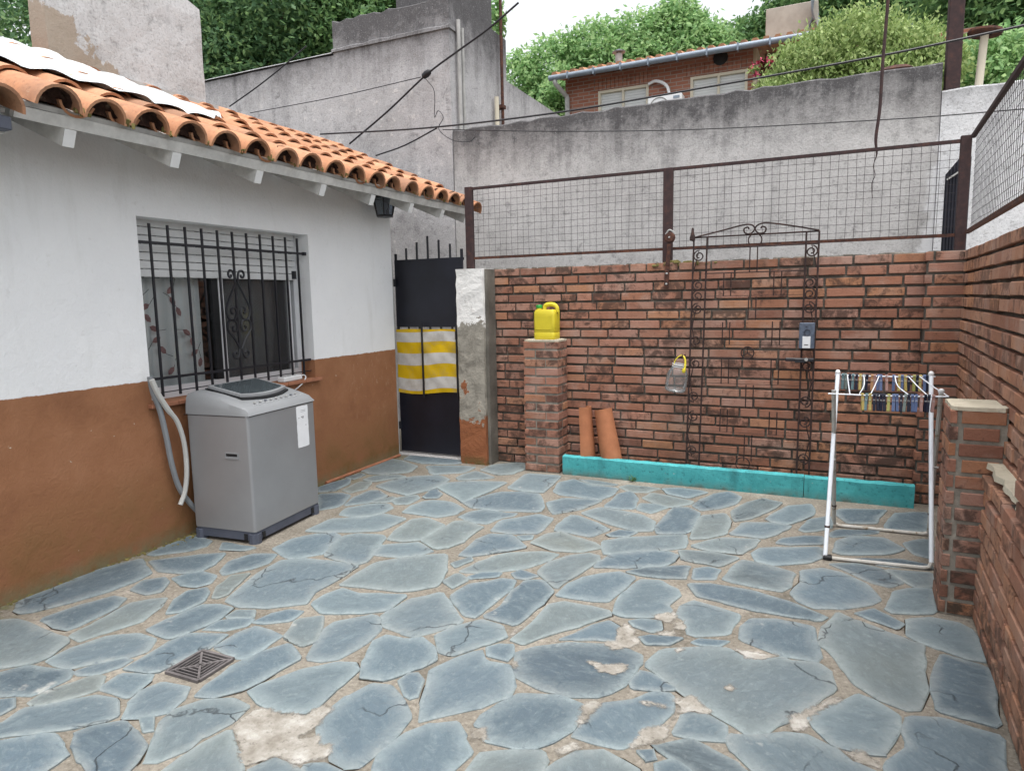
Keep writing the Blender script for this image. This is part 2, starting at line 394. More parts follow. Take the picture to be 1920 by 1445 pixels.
k.col(k.mix(k.mapr(zz_, .50, .47, 0, .85), old, (.30, .24, .18)))
# peeling plaster pillar
k = NT('peeling_plaster', .9, .15); X, Y_, Z = k.xyz(); n1 = k.noise(40, 5, .7); n3 = k.noise(6, 5, .7, None, .4); n2 = k.noise(2.5, 4, .6)
g = k.ramp(n3, [(.3, (.17, .155, .13)), (.5, (.30, .28, .24)), (.7, (.42, .39, .33))])
zz = k.math('ADD', Z, k.math('MULTIPLY', k.math('SUBTRACT', n3, .5), .5))
c = k.mix(k.mapr(zz, 1.24, 1.245), g, (.74, .73, .71))
isl = k.math('MULTIPLY', k.mapr(n3, .60, .605), k.mapr(Z, .95, 1.0)); c = k.mix(isl, c, (.62, .60, .58))
c = k.mix(k.mapr(zz, .395, .39), c, (.27, .105, .05))
isl2 = k.math('MULTIPLY', k.mapr(n3, .615, .62), k.mapr(Z, .8, .75)); c = k.mix(isl2, c, (.27, .105, .05))
c = k.mix(k.math('MULTIPLY', k.mapr(Z, .09, .0), k.mapr(n3, .4, .55)), c, (.12, .115, .05))
c = k.mix(k.mapr(n1, .4, .27, 0, .5), c, (.1, .09, .08)); k.col(c); k.bump(k.math('ADD', n1, k.math('MULTIPLY', n3, 3)), .5, .01); MAT['peel'] = k.m

MAT['black_iron'] = simple('black_iron', (.012, .013, .018), .45, .5, .0, .35, 30, .1)
MAT['gate_black'] = simple('black_sheet', (.011, .012, .020), .42, .5, .0, .5, 4, .25)
k = NT('dark_trellis_iron', .85, .25); n1 = k.noise(28, 5, .7); k.col(k.ramp(n1, [(.3, (.022, .016, .016)), (.55, (.042, .026, .024)), (.75, (.085, .045, .035))])); MAT['trellis'] = k.m
MAT['wire'] = simple('dark_wire', (.035, .030, .032), .7, .3, 0, .3, 20)
k = NT('rusty_iron', .85, .25); n1 = k.noise(28, 5, .7); n2 = k.noise(6, 4, .6)
c = k.ramp(n1, [(.3, (.035, .022, .020)), (.5, (.075, .036, .028)), (.7, (.15, .062, .035))]); k.col(c); k.bump(n1, .4, .003); MAT['rust'] = k.m
k = NT('brown_iron', .8, .3); n1 = k.noise(20, 5, .7); c = k.ramp(n1, [(.3, (.030, .020, .021)), (.55, (.052, .030, .030)), (.75, (.10, .045, .032))]); k.col(c); k.bump(n1, .3, .003); MAT['post'] = k.m
k = NT('turquoise_paint', .75, .3); n1 = k.noise(40, 5, .75); n2 = k.noise(5, 5, .7); n3 = k.noise(3, 4, .6, k.map(k.pos(), (3, 3, .6)))
c = k.ramp(n2, [(.3, (.045, .28, .30)), (.6, (.075, .40, .42)), (.75, (.14, .48, .49))]); c = k.mix(k.mapr(n3, .55, .72, 0, .5), c, (.022, .10, .11)); c = k.mix(k.mapr(n1, .43, .28, 0, .8), c, (.02, .06, .06)); X, Y_, Z = k.xyz(); c = k.mix(k.math('MULTIPLY', k.mapr(Z, .07, .0), k.mapr(n2, .36, .58)), c, (.10, .12, .10)); c = k.mix(k.mapr(k.noise(13, 6, .75), .66, .70, 0, .8), c, (.42, .43, .40)); k.col(c); k.bump(n1, .6, .006); MAT['turq'] = k.m
k = NT('soil', .98, .1); n1 = k.noise(35, 6, .75); k.col(k.ramp(n1, [(.3, (.018, .014, .010)), (.6, (.06, .045, .03)), (.75, (.13, .10, .07))])); k.bump(n1, 1, .02); MAT['soil'] = k.m
MAT['machine'] = simple('silver_paint', (.29, .295, .305), .40, .5, .3, .1, 3)
MAT['machine_cap'] = simple('grey_plastic', (.25, .26, .27), .5, .4, 0, .12, 4)
MAT['machine_dark'] = simple('blue_grey_plastic', (.075, .085, .115), .55, .4, 0, .2, 8)
MAT['rubber_and_gap_shade'] = simple('rubber_and_gap_shade', (.012, .013, .015), .6, .4, 0, .2, 20)  # rubber, and the painted shade of gap and slot inserts
MAT['tint'] = simple('tinted_lid', (.055, .068, .075), .12, .6, 0, .3, 4)
MAT['paper'] = simple('white_paper', (.72, .73, .75), .7, .3, 0, .06, 20)
MAT['hose_grey'] = simple('grey_hose', (.22, .235, .25), .5, .4, 0, .1, 20)
MAT['hose_white'] = simple('pale_hose', (.48, .48, .46), .5, .4, 0, .12, 20)
MAT['box_paint'] = simple('worn_blue_paint', (.085, .105, .145), .6, .4, .1, .6, 30, .2)
MAT['white_plastic'] = simple('white_plastic', (.68, .69, .70), .4, .5, 0, .1, 8)
MAT['white_tube'] = simple('white_enamel', (.70, .74, .79), .35, .5, 0, .12, 12)
k = NT('worn_enamel', .5, .4); n1 = k.noise(14, 5, .7); k.col(k.ramp(n1, [(.40, (.50, .49, .46)), (.58, (.42, .40, .36)), (.66, (.20, .15, .09))])); MAT['worn_tube'] = k.m
MAT['aluminium'] = simple('white_aluminium', (.62, .63, .65), .4, .5, 0, .08, 10)
MAT['shutter'] = simple('shutter_pvc', (.62, .63, .63), .55, .4, 0, .1, 12)
MAT['yellow'] = simple('yellow_plastic', (.58, .48, .03), .45, .4, 0, .14, 9)
MAT['green'] = simple('green_plastic', (.03, .30, .06), .4, .4, 0, .1, 6)
MAT['sill'] = simple('sill_tile', (.30, .13, .075), .75, .3, 0, .35, 16, .3)
MAT['pipe_grey'] = simple('grey_pipe', (.36, .36, .35), .6, .3, 0, .3, 12)
MAT['cable'] = simple('black_cable', (.012, .012, .016), .5, .4, 0, .2, 10)
MAT['cream'] = simple('cream_frame', (.60, .55, .44), .6, .3, 0, .1, 5)
MAT['blind'] = simple('pale_blind', (.62, .64, .64), .6, .3, 0, .08, 5)
MAT['gutter'] = simple('metal_gutter', (.20, .24, .29), .45, .5, .3, .2, 4)
MAT['dark_room'] = simple('interior_plaster', (.25, .24, .22), .9, .1, 0, .1, 2)
k = NT('ground', .95, .1); n1 = k.noise(.6, 6, .7); k.col(k.ramp(n1, [(.3, (.12, .11, .09)), (.7, (.24, .22, .19))])); MAT['ground'] = k.m
def glass(name, tint, transp, rough=.03):
    mm = bpy.data.materials.new(name); mm.use_nodes = True; t = mm.node_tree; t.nodes.clear()
    o = t.nodes.new('ShaderNodeOutputMaterial'); mx = t.nodes.new('ShaderNodeMixShader'); tr = t.nodes.new('ShaderNodeBsdfTransparent'); gl = t.nodes.new('ShaderNodeBsdfGlossy'); fr = t.nodes.new('ShaderNodeFresnel')
    tr.inputs[0].default_value = (*tint, 1); gl.inputs['Roughness'].default_value = rough; fr.inputs[0].default_value = transp
    t.links.new(fr.outputs[0], mx.inputs[0]); t.links.new(tr.outputs[0], mx.inputs[1]); t.links.new(gl.outputs[0], mx.inputs[2]); t.links.new(mx.outputs[0], o.inputs[0]); return mm
MAT['glass'] = glass('window_glass', (.92, .935, .935), 1.4)
MAT['pet'] = glass('clear_plastic', (.965, .975, .98), 1.25, .2)
t = MAT['pet'].node_tree; mo = [q for q in t.nodes if q.type == 'OUTPUT_MATERIAL'][0]; ms_ = mo.inputs[0].links[0].from_socket
df = t.nodes.new('ShaderNodeBsdfDiffuse'); df.inputs[0].default_value = (.75, .76, .76, 1); m2 = t.nodes.new('ShaderNodeMixShader'); m2.inputs[0].default_value = .07
t.links.new(ms_, m2.inputs[1]); t.links.new(df.outputs[0], m2.inputs[2]); t.links.new(m2.outputs[0], mo.inputs[0])
MAT['lamp_glass'] = glass('lantern_glass', (.45, .5, .55), 1.5, .1)
mm = bpy.data.materials.new('insect_screen'); mm.use_nodes = True; t = mm.node_tree; t.nodes.clear()
o_ = t.nodes.new('ShaderNodeOutputMaterial'); mx = t.nodes.new('ShaderNodeMixShader'); tr = t.nodes.new('ShaderNodeBsdfTransparent'); df = t.nodes.new('ShaderNodeBsdfDiffuse')
df.inputs[0].default_value = (.07, .07, .072, 1); mx.inputs[0].default_value = .38
t.links.new(tr.outputs[0], mx.inputs[1]); t.links.new(df.outputs[0], mx.inputs[2]); t.links.new(mx.outputs[0], o_.inputs[0]); MAT['screen'] = mm
def leaf_mat(name, stops, trans):
    k = NT(name, .6, .3); r = k.rand(); n = k.noise(.9, 3, .5)
    c = k.ramp(k.math('FRACT', k.math('ADD', r, k.math('MULTIPLY', n, .35))), stops); k.col(c)
    tl = k.n('ShaderNodeBsdfTranslucent'); k.l(c, tl.inputs[0]); mx = k.n('ShaderNodeMixShader'); mx.inputs[0].default_value = trans
    out = k.t.nodes['Material Output']; k.l(k.b.outputs[0], mx.inputs[1]); k.l(tl.outputs[0], mx.inputs[2]); k.l(mx.outputs[0], out.inputs[0]); return k.m
MAT['leaf_dark'] = leaf_mat('dark_leaves', [(0, (.075, .16, .08)), (.4, (.115, .22, .10)), (.75, (.16, .28, .115)), (1, (.24, .36, .14))], .5)
MAT['leaf_far'] = leaf_mat('hazed_leaves', [(0, (.17, .32, .13)), (.4, (.26, .43, .18)), (.75, (.34, .51, .22)), (1, (.43, .58, .27))], .5)  # greens lightened to hold the aerial haze over far trees
MAT['leaf_mid'] = leaf_mat('green_leaves', [(0, (.085, .18, .075)), (.4, (.125, .24, .09)), (.75, (.175, .30, .11)), (1, (.24, .37, .14))], .5)
MAT['leaf_pale'] = leaf_mat('pale_leaves', [(0, (.16, .25, .075)), (.4, (.26, .36, .12)), (.75, (.36, .46, .17)), (1, (.46, .55, .25))], .4)
MAT['bark'] = simple('bark', (.10, .08, .06), .95, .1, 0, .4, 12, .6)
MAT['flower'] = simple('pink_flower', (.55, .08, .16), .7, .2, 0, .3, 10)
# ------------------------------------------------------------ ground and patio floor
o = MB().add([(-150, -60, -.03), (150, -60, -.03), (150, 250, -.03), (-150, 250, -.03)], [(0, 1, 2, 3)]).build('ground', MAT['ground']); tag(o, kind='structure')
floor = MB().box(-3.66, 1.0, -1.6, 6.58, -.028, 0).build('patio_floor', MAT['joint']); tag(floor, kind='structure')

STONES = [[tuple(map(float, q.split(','))) for q in s.split()] for s in """-3.506,5.097 -3.538,5.276 -3.266,5.353 -3.048,5.339 -2.932,5.132 -3.076,5.056 -3.277,5.024;
-3.606,4.601 -3.665,5.06 -3.456,5.024 -3.247,4.905 -3.194,4.719 -3.347,4.581 -3.484,4.548;
-3.175,4.954 -2.897,5.059 -2.749,5.073 -2.756,4.866 -2.975,4.723;
-2.657,5.004 -2.634,5.194 -2.422,5.378 -2.316,5.173 -2.348,4.97 -2.453,4.911;
-3.198,4.253 -3.172,4.459 -3.067,4.611 -2.894,4.716 -2.753,4.62 -2.727,4.488 -2.741,4.313 -2.819,4.123 -3.015,4.174;
-2.718,4.389 -2.718,4.526 -2.601,4.625 -2.276,4.733 -2.297,4.422 -2.346,4.114 -2.475,4.227;
-2.719,4.707 -2.711,4.824 -2.667,4.94 -2.437,4.816 -2.507,4.734 -2.668,4.653;
-3.605,4.043 -3.586,4.226 -3.532,4.357 -3.448,4.208 -3.424,4.03 -3.515,3.946;
-3.59,4.372 -3.556,4.521 -3.494,4.485 -3.495,4.353;
-3.414,4.365 -3.386,4.508 -3.22,4.591 -3.136,4.566 -3.205,4.49 -3.288,4.359;
-3.377,4.065 -3.405,4.296 -3.303,4.336 -3.232,4.155 -3.27,4.025;
-3.478,3.896 -3.333,3.985 -3.23,3.962 -3.148,3.783 -3.133,3.703 -3.212,3.589;
-3.098,3.745 -3.161,3.927 -3.161,4.117 -3.096,4.142 -2.951,4.04 -2.982,3.878;
-2.838,3.964 -2.848,4.05 -2.756,4.148 -2.693,4.081 -2.7,3.946 -2.775,3.916;
-2.967,3.884 -2.911,4.04 -2.863,4.029 -2.853,3.943 -2.913,3.89;
-3.002,3.566 -3.041,3.698 -2.949,3.833 -2.836,3.892 -2.752,3.827 -2.75,3.719 -2.792,3.624 -2.877,3.564;
-2.685,4.144 -2.725,4.287 -2.701,4.345 -2.598,4.241 -2.577,4.156 -2.646,4.114;
-2.62,3.771 -2.641,3.899 -2.617,4.036 -2.563,4.087 -2.428,4.096 -2.268,3.991 -2.265,3.86 -2.34,3.766 -2.478,3.775;
-2.343,4.122 -2.208,4.451 -2.065,4.507 -1.912,4.507 -1.765,4.242 -1.754,4.13 -2.003,4.057 -2.214,4.038;
-2.206,3.833 -2.182,3.945 -2.118,4.037 -1.931,4.006 -1.937,3.915 -1.976,3.778 -2.061,3.767 -2.116,3.794;
-2.979,3.211 -2.988,3.457 -2.791,3.573 -2.707,3.684 -2.524,3.655 -2.528,3.532 -2.552,3.395 -2.698,3.314 -2.878,3.23;
-2.402,3.293 -2.445,3.45 -2.476,3.65 -2.397,3.718 -2.211,3.636 -2.209,3.457 -2.219,3.346 -2.303,3.291;
-2.2,3.354 -2.198,3.505 -2.189,3.728 -2.126,3.765 -1.961,3.702 -1.973,3.574 -1.951,3.435 -1.981,3.313 -2.04,3.26;
-2.948,2.896 -2.958,3.055 -2.891,3.178 -2.792,3.251 -2.716,3.217 -2.668,3.07 -2.616,2.946 -2.692,2.859 -2.758,2.814;
-2.59,2.929 -2.661,3.093 -2.69,3.217 -2.634,3.293 -2.471,3.327 -2.429,3.291 -2.393,3.162 -2.303,2.956 -2.325,2.895 -2.473,2.904;
-2.333,3.048 -2.38,3.176 -2.315,3.231 -2.195,3.309 -2.046,3.22 -2.088,3.149 -2.158,3.085 -2.223,3.067;
-1.864,3.226 -1.886,3.469 -1.859,3.596 -1.723,3.63 -1.566,3.48 -1.652,3.387 -1.791,3.238;
-1.879,3.662 -1.905,3.864 -1.825,3.943 -1.731,4.065 -1.608,4.018 -1.595,3.83 -1.592,3.736 -1.739,3.666;
-1.984,4.001 -1.874,4.032 -1.885,3.979 -1.933,3.912;
-2.199,4.577 -2.247,5.026 -1.944,5.065 -1.922,4.786 -1.905,4.563 -2.055,4.551;
-1.83,4.624 -1.888,4.869 -1.816,5.004 -1.613,4.872 -1.413,4.883 -1.408,4.664 -1.458,4.555 -1.752,4.56;
-1.772,5.013 -1.605,5.014 -1.449,4.977 -1.47,4.928 -1.617,4.911;
-1.406,4.919 -1.357,4.998 -1.114,4.993 -1.189,4.849 -1.31,4.826;
-1.087,4.984 -0.982,5.045 -0.824,5.032 -0.77,5 -0.872,4.809 -1.03,4.874;
-1.37,4.405 -1.364,4.743 -1.295,4.832 -1.206,4.654 -1.164,4.432 -1.27,4.39;
-1.169,4.698 -1.139,4.846 -0.964,4.793 -0.833,4.743 -0.839,4.67 -0.952,4.549 -1.056,4.598;
-1.14,4.429 -1.157,4.558 -1.046,4.588 -0.96,4.548 -1.042,4.376;
-1.771,4.344 -1.702,4.474 -1.491,4.527 -1.431,4.522 -1.504,4.297 -1.638,4.113 -1.699,4.206;
-1.472,4.205 -1.384,4.372 -1.249,4.345 -1.095,4.316 -0.984,4.225 -0.949,4.045 -1.054,3.991 -1.228,4.068;
-1.511,3.829 -1.532,3.923 -1.525,4.132 -1.466,4.143 -1.301,4.039 -1.204,3.964 -1.272,3.795 -1.425,3.819;
-1.184,3.874 -1.134,3.97 -1.035,3.972 -1.066,3.879 -1.147,3.846;
-0.944,4.114 -0.93,4.408 -0.916,4.558 -0.829,4.579 -0.735,4.485 -0.723,4.136 -0.759,4.056 -0.912,4.005;
-0.811,4.66 -0.775,4.81 -0.727,4.957 -0.627,5.085 -0.523,4.965 -0.548,4.804 -0.616,4.672 -0.733,4.561;
-0.703,3.984 -0.717,4.227 -0.716,4.434 -0.578,4.549 -0.524,4.361 -0.527,4.146 -0.617,4.029;
-1.171,3.744 -1.077,3.843 -0.869,3.969 -0.747,4.029 -0.718,3.928 -0.718,3.811 -0.846,3.721 -1.055,3.58 -1.107,3.558;
-1.564,3.564 -1.526,3.735 -1.464,3.804 -1.338,3.737 -1.23,3.71 -1.15,3.644 -1.252,3.536 -1.398,3.505;
-1.679,3.638 -1.607,3.678 -1.597,3.621 -1.631,3.588;
-1.748,3.032 -1.702,3.203 -1.634,3.348 -1.437,3.457 -1.345,3.448 -1.38,3.318 -1.442,3.2 -1.575,3.088 -1.704,3.026;
-1.355,3.179 -1.346,3.315 -1.277,3.449 -1.196,3.518 -1.127,3.51 -1.107,3.448 -1.153,3.246 -1.191,3.02;
-1.099,3.353 -1.093,3.429 -1.065,3.559 -0.915,3.664 -0.789,3.716 -0.723,3.69 -0.729,3.603 -0.76,3.517 -0.925,3.417;
-1.842,3.111 -1.795,3.218 -1.76,3.18 -1.797,3.07;
-1.764,2.884 -1.75,2.975 -1.728,2.984 -1.664,2.941 -1.677,2.825;
-1.67,2.977 -1.623,3.052 -1.541,3.086 -1.545,3.029 -1.633,2.969;
-1.469,3.1 -1.452,3.163 -1.338,3.123 -1.385,3.072 -1.431,3.061;
-2.24,2.632 -2.237,2.782 -2.239,2.941 -2.13,3.07 -1.939,3.209 -1.816,2.971 -1.767,2.815 -1.85,2.725 -1.922,2.688 -2.079,2.664;
-1.641,2.741 -1.61,2.903 -1.553,2.942 -1.5,3.016 -1.427,3.024 -1.403,2.931 -1.419,2.658 -1.422,2.597 -1.474,2.586;
-1.391,2.615 -1.358,2.747 -1.381,2.884 -1.371,3.04 -1.292,3.073 -1.192,2.97 -1.201,2.813 -1.215,2.613 -1.241,2.597;
-1.826,2.433 -1.818,2.507 -1.81,2.616 -1.704,2.752 -1.604,2.665 -1.459,2.525 -1.527,2.415 -1.592,2.33 -1.654,2.34 -1.758,2.355;
-1.497,2.378 -1.462,2.453 -1.385,2.571 -1.28,2.552 -1.214,2.466 -1.276,2.383 -1.355,2.257 -1.413,2.265;
-1.181,2.47 -1.154,2.662 -1.153,2.833 -1.105,2.885 -0.984,2.891 -0.875,2.875 -0.865,2.825 -0.96,2.698 -1.063,2.546 -1.113,2.458;
-1.156,2.948 -1.146,3.087 -1.104,3.206 -0.972,3.336 -0.867,3.297 -0.88,3.15 -0.915,2.978 -1.05,2.953;
-0.989,2.556 -0.937,2.633 -0.897,2.724 -0.848,2.783 -0.795,2.746 -0.759,2.704 -0.77,2.634 -0.847,2.616 -0.929,2.576;
-1.24,2.364 -1.216,2.399 -1.16,2.418 -1.131,2.357 -1.128,2.307 -1.209,2.314;
-1.11,2.375 -1.058,2.448 -0.933,2.535 -0.799,2.577 -0.723,2.577 -0.642,2.556 -0.634,2.476 -0.654,2.329 -0.687,2.254 -0.728,2.21 -0.813,2.181 -0.919,2.18 -1.041,2.222;
-1.236,1.835 -1.282,1.922 -1.324,2.028 -1.37,2.126 -1.323,2.228 -1.281,2.312 -1.251,2.325 -1.203,2.261 -1.107,2.274 -1.035,2.16 -1.019,2.088 -1.094,1.981 -1.173,1.911;
-1.04,1.887 -1.044,1.953 -1.021,2.013 -0.986,2.11 -0.846,2.155 -0.756,2.142 -0.735,2.059 -0.744,1.995 -0.778,1.917 -0.806,1.871 -0.887,1.839 -0.973,1.832 -1.007,1.881;
-1.241,1.583 -1.256,1.638 -1.235,1.738 -1.184,1.825 -1.111,1.866 -1.052,1.805 -1.002,1.754 -1.016,1.655 -0.977,1.565 -1.166,1.482;
-0.96,1.67 -0.958,1.755 -0.892,1.798 -0.788,1.846 -0.758,1.802 -0.759,1.758 -0.733,1.681 -0.915,1.601;
-0.744,1.774 -0.684,1.884 -0.598,1.927 -0.554,1.91 -0.484,1.888 -0.444,1.798 -0.721,1.677;
-0.721,1.973 -0.702,2.06 -0.678,2.171 -0.596,2.224 -0.542,2.305 -0.49,2.327 -0.461,2.307 -0.45,2.225 -0.481,2.142 -0.53,2.08 -0.522,2.035 -0.558,1.978 -0.639,1.97;
-0.626,2.352 -0.611,2.43 -0.572,2.429 -0.504,2.392 -0.473,2.37 -0.533,2.337 -0.608,2.319;
-0.602,2.49 -0.57,2.633 -0.397,2.72 -0.319,2.735 -0.267,2.698 -0.192,2.695 -0.125,2.759 -0.092,2.738 0.012,2.765 0.05,2.71 0.066,2.593 -0.073,2.355 -0.146,2.238 -0.185,2.203 -0.313,2.284 -0.435,2.362 -0.498,2.407;
-0.414,2.112 -0.403,2.209 -0.382,2.239 -0.342,2.249 -0.275,2.218 -0.264,2.178 -0.271,2.137 -0.343,2.121;
-0.456,2.02 -0.353,2.098 -0.296,2.072 -0.213,2.034 -0.175,2.013 -0.151,1.936 -0.24,1.897 -0.364,1.968 -0.429,1.997;
-0.246,2.149 -0.231,2.182 -0.159,2.196 -0.077,2.252 -0.027,2.265 0.057,2.234 0.114,2.185 0.177,2.163 0.2,2.081 -0.089,1.954 -0.144,2.033 -0.218,2.095;
-0.498,1.972 -0.464,1.993 -0.454,1.968 -0.471,1.949;
-0.428,1.929 -0.403,1.957 -0.37,1.965 -0.334,1.938 -0.3,1.871 -0.401,1.826;
-0.007,2.381 0.066,2.482 0.147,2.59 0.196,2.567 0.263,2.504 0.259,2.449 0.232,2.349 0.209,2.28 0.167,2.262 0.065,2.259 0.015,2.331;
0.29,2.489 0.314,2.522 0.408,2.543 0.558,2.513 0.527,2.334 0.505,2.203 0.213,2.075 0.213,2.234 0.284,2.336 0.289,2.361 0.277,2.412;
0.02,2.921 0.035,3.107 0.089,3.268 0.167,3.211 0.264,3.152 0.397,3.086 0.394,3.025 0.373,2.881 0.369,2.723 0.339,2.596 0.295,2.564 0.218,2.596 0.13,2.685 0.108,2.76 0.058,2.891;
0.457,3.029 0.576,2.993 0.6,2.97 0.596,2.854 0.567,2.578 0.478,2.593 0.397,2.601 0.401,2.744 0.424,2.903;
-0.116,3.416 -0.066,3.572 -0.081,3.718 0.019,3.791 0.114,3.767 0.222,3.655 0.264,3.488 0.212,3.415 0.117,3.341 -0.009,3.285 -0.073,3.335;
0.057,3.872 0.181,3.932 0.301,3.908 0.38,3.757 0.321,3.678 0.254,3.697 0.156,3.792;
0.316,3.898 0.535,3.933 0.509,3.753 0.434,3.715;
0.289,3.41 0.345,3.615 0.407,3.68 0.505,3.721 0.486,3.439 0.322,3.366;
0.162,3.296 0.237,3.368 0.275,3.332 0.342,3.268 0.31,3.211 0.231,3.256;
0.358,3.162 0.374,3.322 0.473,3.367 0.564,3.36 0.604,3.303 0.612,3.184 0.604,3.048 0.547,3.038 0.46,3.09 0.392,3.122;
-0.591,3.325 -0.475,3.367 -0.288,3.356 -0.12,3.299 0.041,3.208 -0.002,3.151 -0.028,3.151 -0.245,3.156 -0.395,3.177 -0.517,3.196;
-0.286,2.849 -0.289,2.96 -0.258,3.054 -0.169,3.086 -0.109,3.089 -0.016,3.081 -0.007,2.943 0.015,2.823 -0.002,2.789 -0.126,2.785;
-0.568,2.956 -0.575,3.069 -0.538,3.136 -0.438,3.114 -0.319,3.079 -0.342,2.949 -0.348,2.886 -0.461,2.807 -0.504,2.825 -0.53,2.937;
-0.465,2.748 -0.434,2.784 -0.333,2.812 -0.367,2.76 -0.435,2.736;
-0.756,2.819 -0.706,2.863 -0.637,2.869 -0.624,2.807 -0.65,2.774 -0.723,2.788;
-0.68,2.698 -0.634,2.728 -0.517,2.757 -0.568,2.684 -0.641,2.658;
-0.853,2.884 -0.865,3.059 -0.832,3.271 -0.736,3.304 -0.63,3.225 -0.612,3.164 -0.649,3.057 -0.615,2.996 -0.687,2.906 -0.798,2.859;
-0.586,3.434 -0.593,3.539 -0.536,3.579 -0.479,3.565 -0.486,3.44 -0.575,3.403;
-0.925,3.356 -0.809,3.466 -0.632,3.559 -0.636,3.429 -0.633,3.384 -0.715,3.365 -0.837,3.338;
-0.725,3.763 -0.571,3.802 -0.409,3.784 -0.484,3.62 -0.676,3.637;
-0.675,3.866 -0.589,4.002 -0.516,4.071 -0.328,4.119 -0.349,3.98 -0.407,3.845 -0.575,3.831;
-0.44,3.464 -0.4,3.687 -0.379,3.751 -0.239,3.725 -0.118,3.671 -0.133,3.477 -0.17,3.42 -0.312,3.432 -0.376,3.434;
-0.337,3.87 -0.302,3.982 0.01,4.118 0.011,3.954 -0.054,3.855 -0.203,3.757 -0.303,3.772;
-0.54,4.622 -0.479,4.824 -0.381,4.994 -0.247,4.925 -0.299,4.761 -0.401,4.517 -0.502,4.406;
-0.321,4.544 -0.212,4.863 -0.068,4.965 -0.039,4.85 -0.055,4.71 -0.177,4.477 -0.279,4.487;
-0.498,4.149 -0.441,4.399 -0.277,4.452 -0.162,4.436 -0.248,4.25 -0.311,4.161;
-0.117,4.398 -0.067,4.619 0.054,4.742 0.06,4.518 -0.034,4.4 -0.082,4.369;
-0.225,4.103 -0.203,4.177 -0.099,4.271 0.014,4.306 0.009,4.176 -0.145,4.103;
0.084,4.842 0.129,4.94 0.402,5.02 0.334,4.833 0.32,4.702 0.159,4.638;
0.367,4.691 0.44,4.951 0.544,5.02 0.638,5.057 0.6,4.711 0.588,4.663 0.373,4.576;
0.061,4.398 0.102,4.481 0.326,4.56 0.302,4.489 0.167,4.4 0.067,4.337;
0.073,4.078 0.106,4.281 0.2,4.393 0.349,4.419 0.434,4.266 0.344,4.149 0.128,4.051;
0.446,4.376 0.543,4.476 0.598,4.476 0.562,4.171 0.479,4.208;
0.157,4.001 0.399,4.09 0.538,4.059 0.531,3.999 0.331,3.956;
-3.514,1.791 -3.593,1.85 -3.601,2.016 -3.618,2.277 -3.545,2.473 -3.413,2.395 -3.3,2.342 -3.286,2.237 -3.304,2.096 -3.359,1.934 -3.409,1.822 -3.449,1.78;
-3.297,1.783 -3.27,1.932 -3.217,2.066 -3.129,2.078 -3.083,1.974 -3.064,1.812 -3.077,1.764 -3.139,1.758;
-3.015,1.74 -3.021,1.851 -3.06,2.044 -3.013,2.117 -2.947,2.165 -2.885,2.081 -2.84,1.942 -2.892,1.817 -2.917,1.723;
-3.522,1.632 -3.402,1.729 -3.212,1.719 -2.995,1.7 -2.959,1.68 -2.91,1.571 -2.92,1.526 -3.011,1.451 -3.075,1.406;
-2.878,1.566 -2.882,1.677 -2.835,1.793 -2.747,1.862 -2.623,1.853 -2.569,1.777 -2.592,1.716 -2.686,1.63 -2.727,1.564 -2.813,1.553;
-2.729,1.907 -2.728,2.03 -2.711,2.169 -2.638,2.206 -2.547,2.207 -2.52,2.123 -2.524,2.026 -2.567,1.891;
-3.203,2.167 -3.241,2.268 -3.173,2.335 -3.108,2.296 -3.049,2.219 -3.077,2.165;
-3.581,2.545 -3.614,2.853 -3.589,2.874 -3.42,2.846 -3.369,2.769 -3.402,2.678 -3.521,2.547;
-3.464,2.471 -3.381,2.548 -3.264,2.658 -3.159,2.719 -3.091,2.59 -3.076,2.498 -3.138,2.425 -3.298,2.398;
-3.124,2.354 -3.109,2.421 -3.051,2.476 -2.943,2.466 -2.897,2.381 -2.933,2.316 -3.014,2.318;
-2.798,2.056 -2.882,2.172 -2.91,2.258 -2.858,2.332 -2.802,2.291 -2.75,2.219 -2.745,2.104;
-2.965,2.529 -3.029,2.654 -3,2.774 -2.868,2.828 -2.814,2.715 -2.845,2.609 -2.909,2.501;
-2.735,2.268 -2.803,2.363 -2.857,2.489 -2.782,2.552 -2.749,2.448 -2.695,2.326 -2.7,2.275;
-3.234,2.764 -3.309,2.854 -3.066,2.864 -3.104,2.798;
-2.645,2.274 -2.739,2.553 -2.763,2.758 -2.665,2.829 -2.529,2.858 -2.311,2.872 -2.294,2.714 -2.313,2.526 -2.252,2.402 -2.315,2.35 -2.395,2.286 -2.527,2.248;
-2.216,2.413 -2.223,2.515 -2.184,2.595 -2.063,2.574 -1.975,2.618 -1.851,2.656 -1.849,2.48 -1.953,2.414 -2.1,2.345;
-2.345,2.151 -2.321,2.24 -2.275,2.307 -2.208,2.312 -2.198,2.225 -2.287,2.164;
-2.498,2.143 -2.495,2.204 -2.427,2.232 -2.387,2.18 -2.47,2.141;
-2.494,2.009 -2.495,2.093 -2.449,2.134 -2.374,2.168 -2.352,2.102 -2.407,2.045;
-2.323,1.918 -2.323,2.03 -2.296,2.12 -2.133,2.098 -2.127,2.004 -2.132,1.905 -2.166,1.891;
-2.1,2.096 -2.168,2.243 -2.077,2.317 -1.997,2.194 -1.962,2.126 -1.984,2.076;
-1.888,1.998 -1.984,2.219 -1.987,2.296 -1.886,2.41 -1.846,2.414 -1.758,2.317 -1.752,2.215 -1.764,2.061 -1.811,2.013;
-1.6,1.975 -1.658,2.087 -1.711,2.205 -1.69,2.284 -1.598,2.278 -1.547,2.324 -1.448,2.268 -1.401,2.188 -1.434,2.113 -1.5,2.001 -1.553,1.987;
-2.51,1.648 -2.52,1.733 -2.533,1.846 -2.519,1.948 -2.458,1.969 -2.36,2.01 -2.338,1.899 -2.367,1.811 -2.366,1.705 -2.402,1.669;
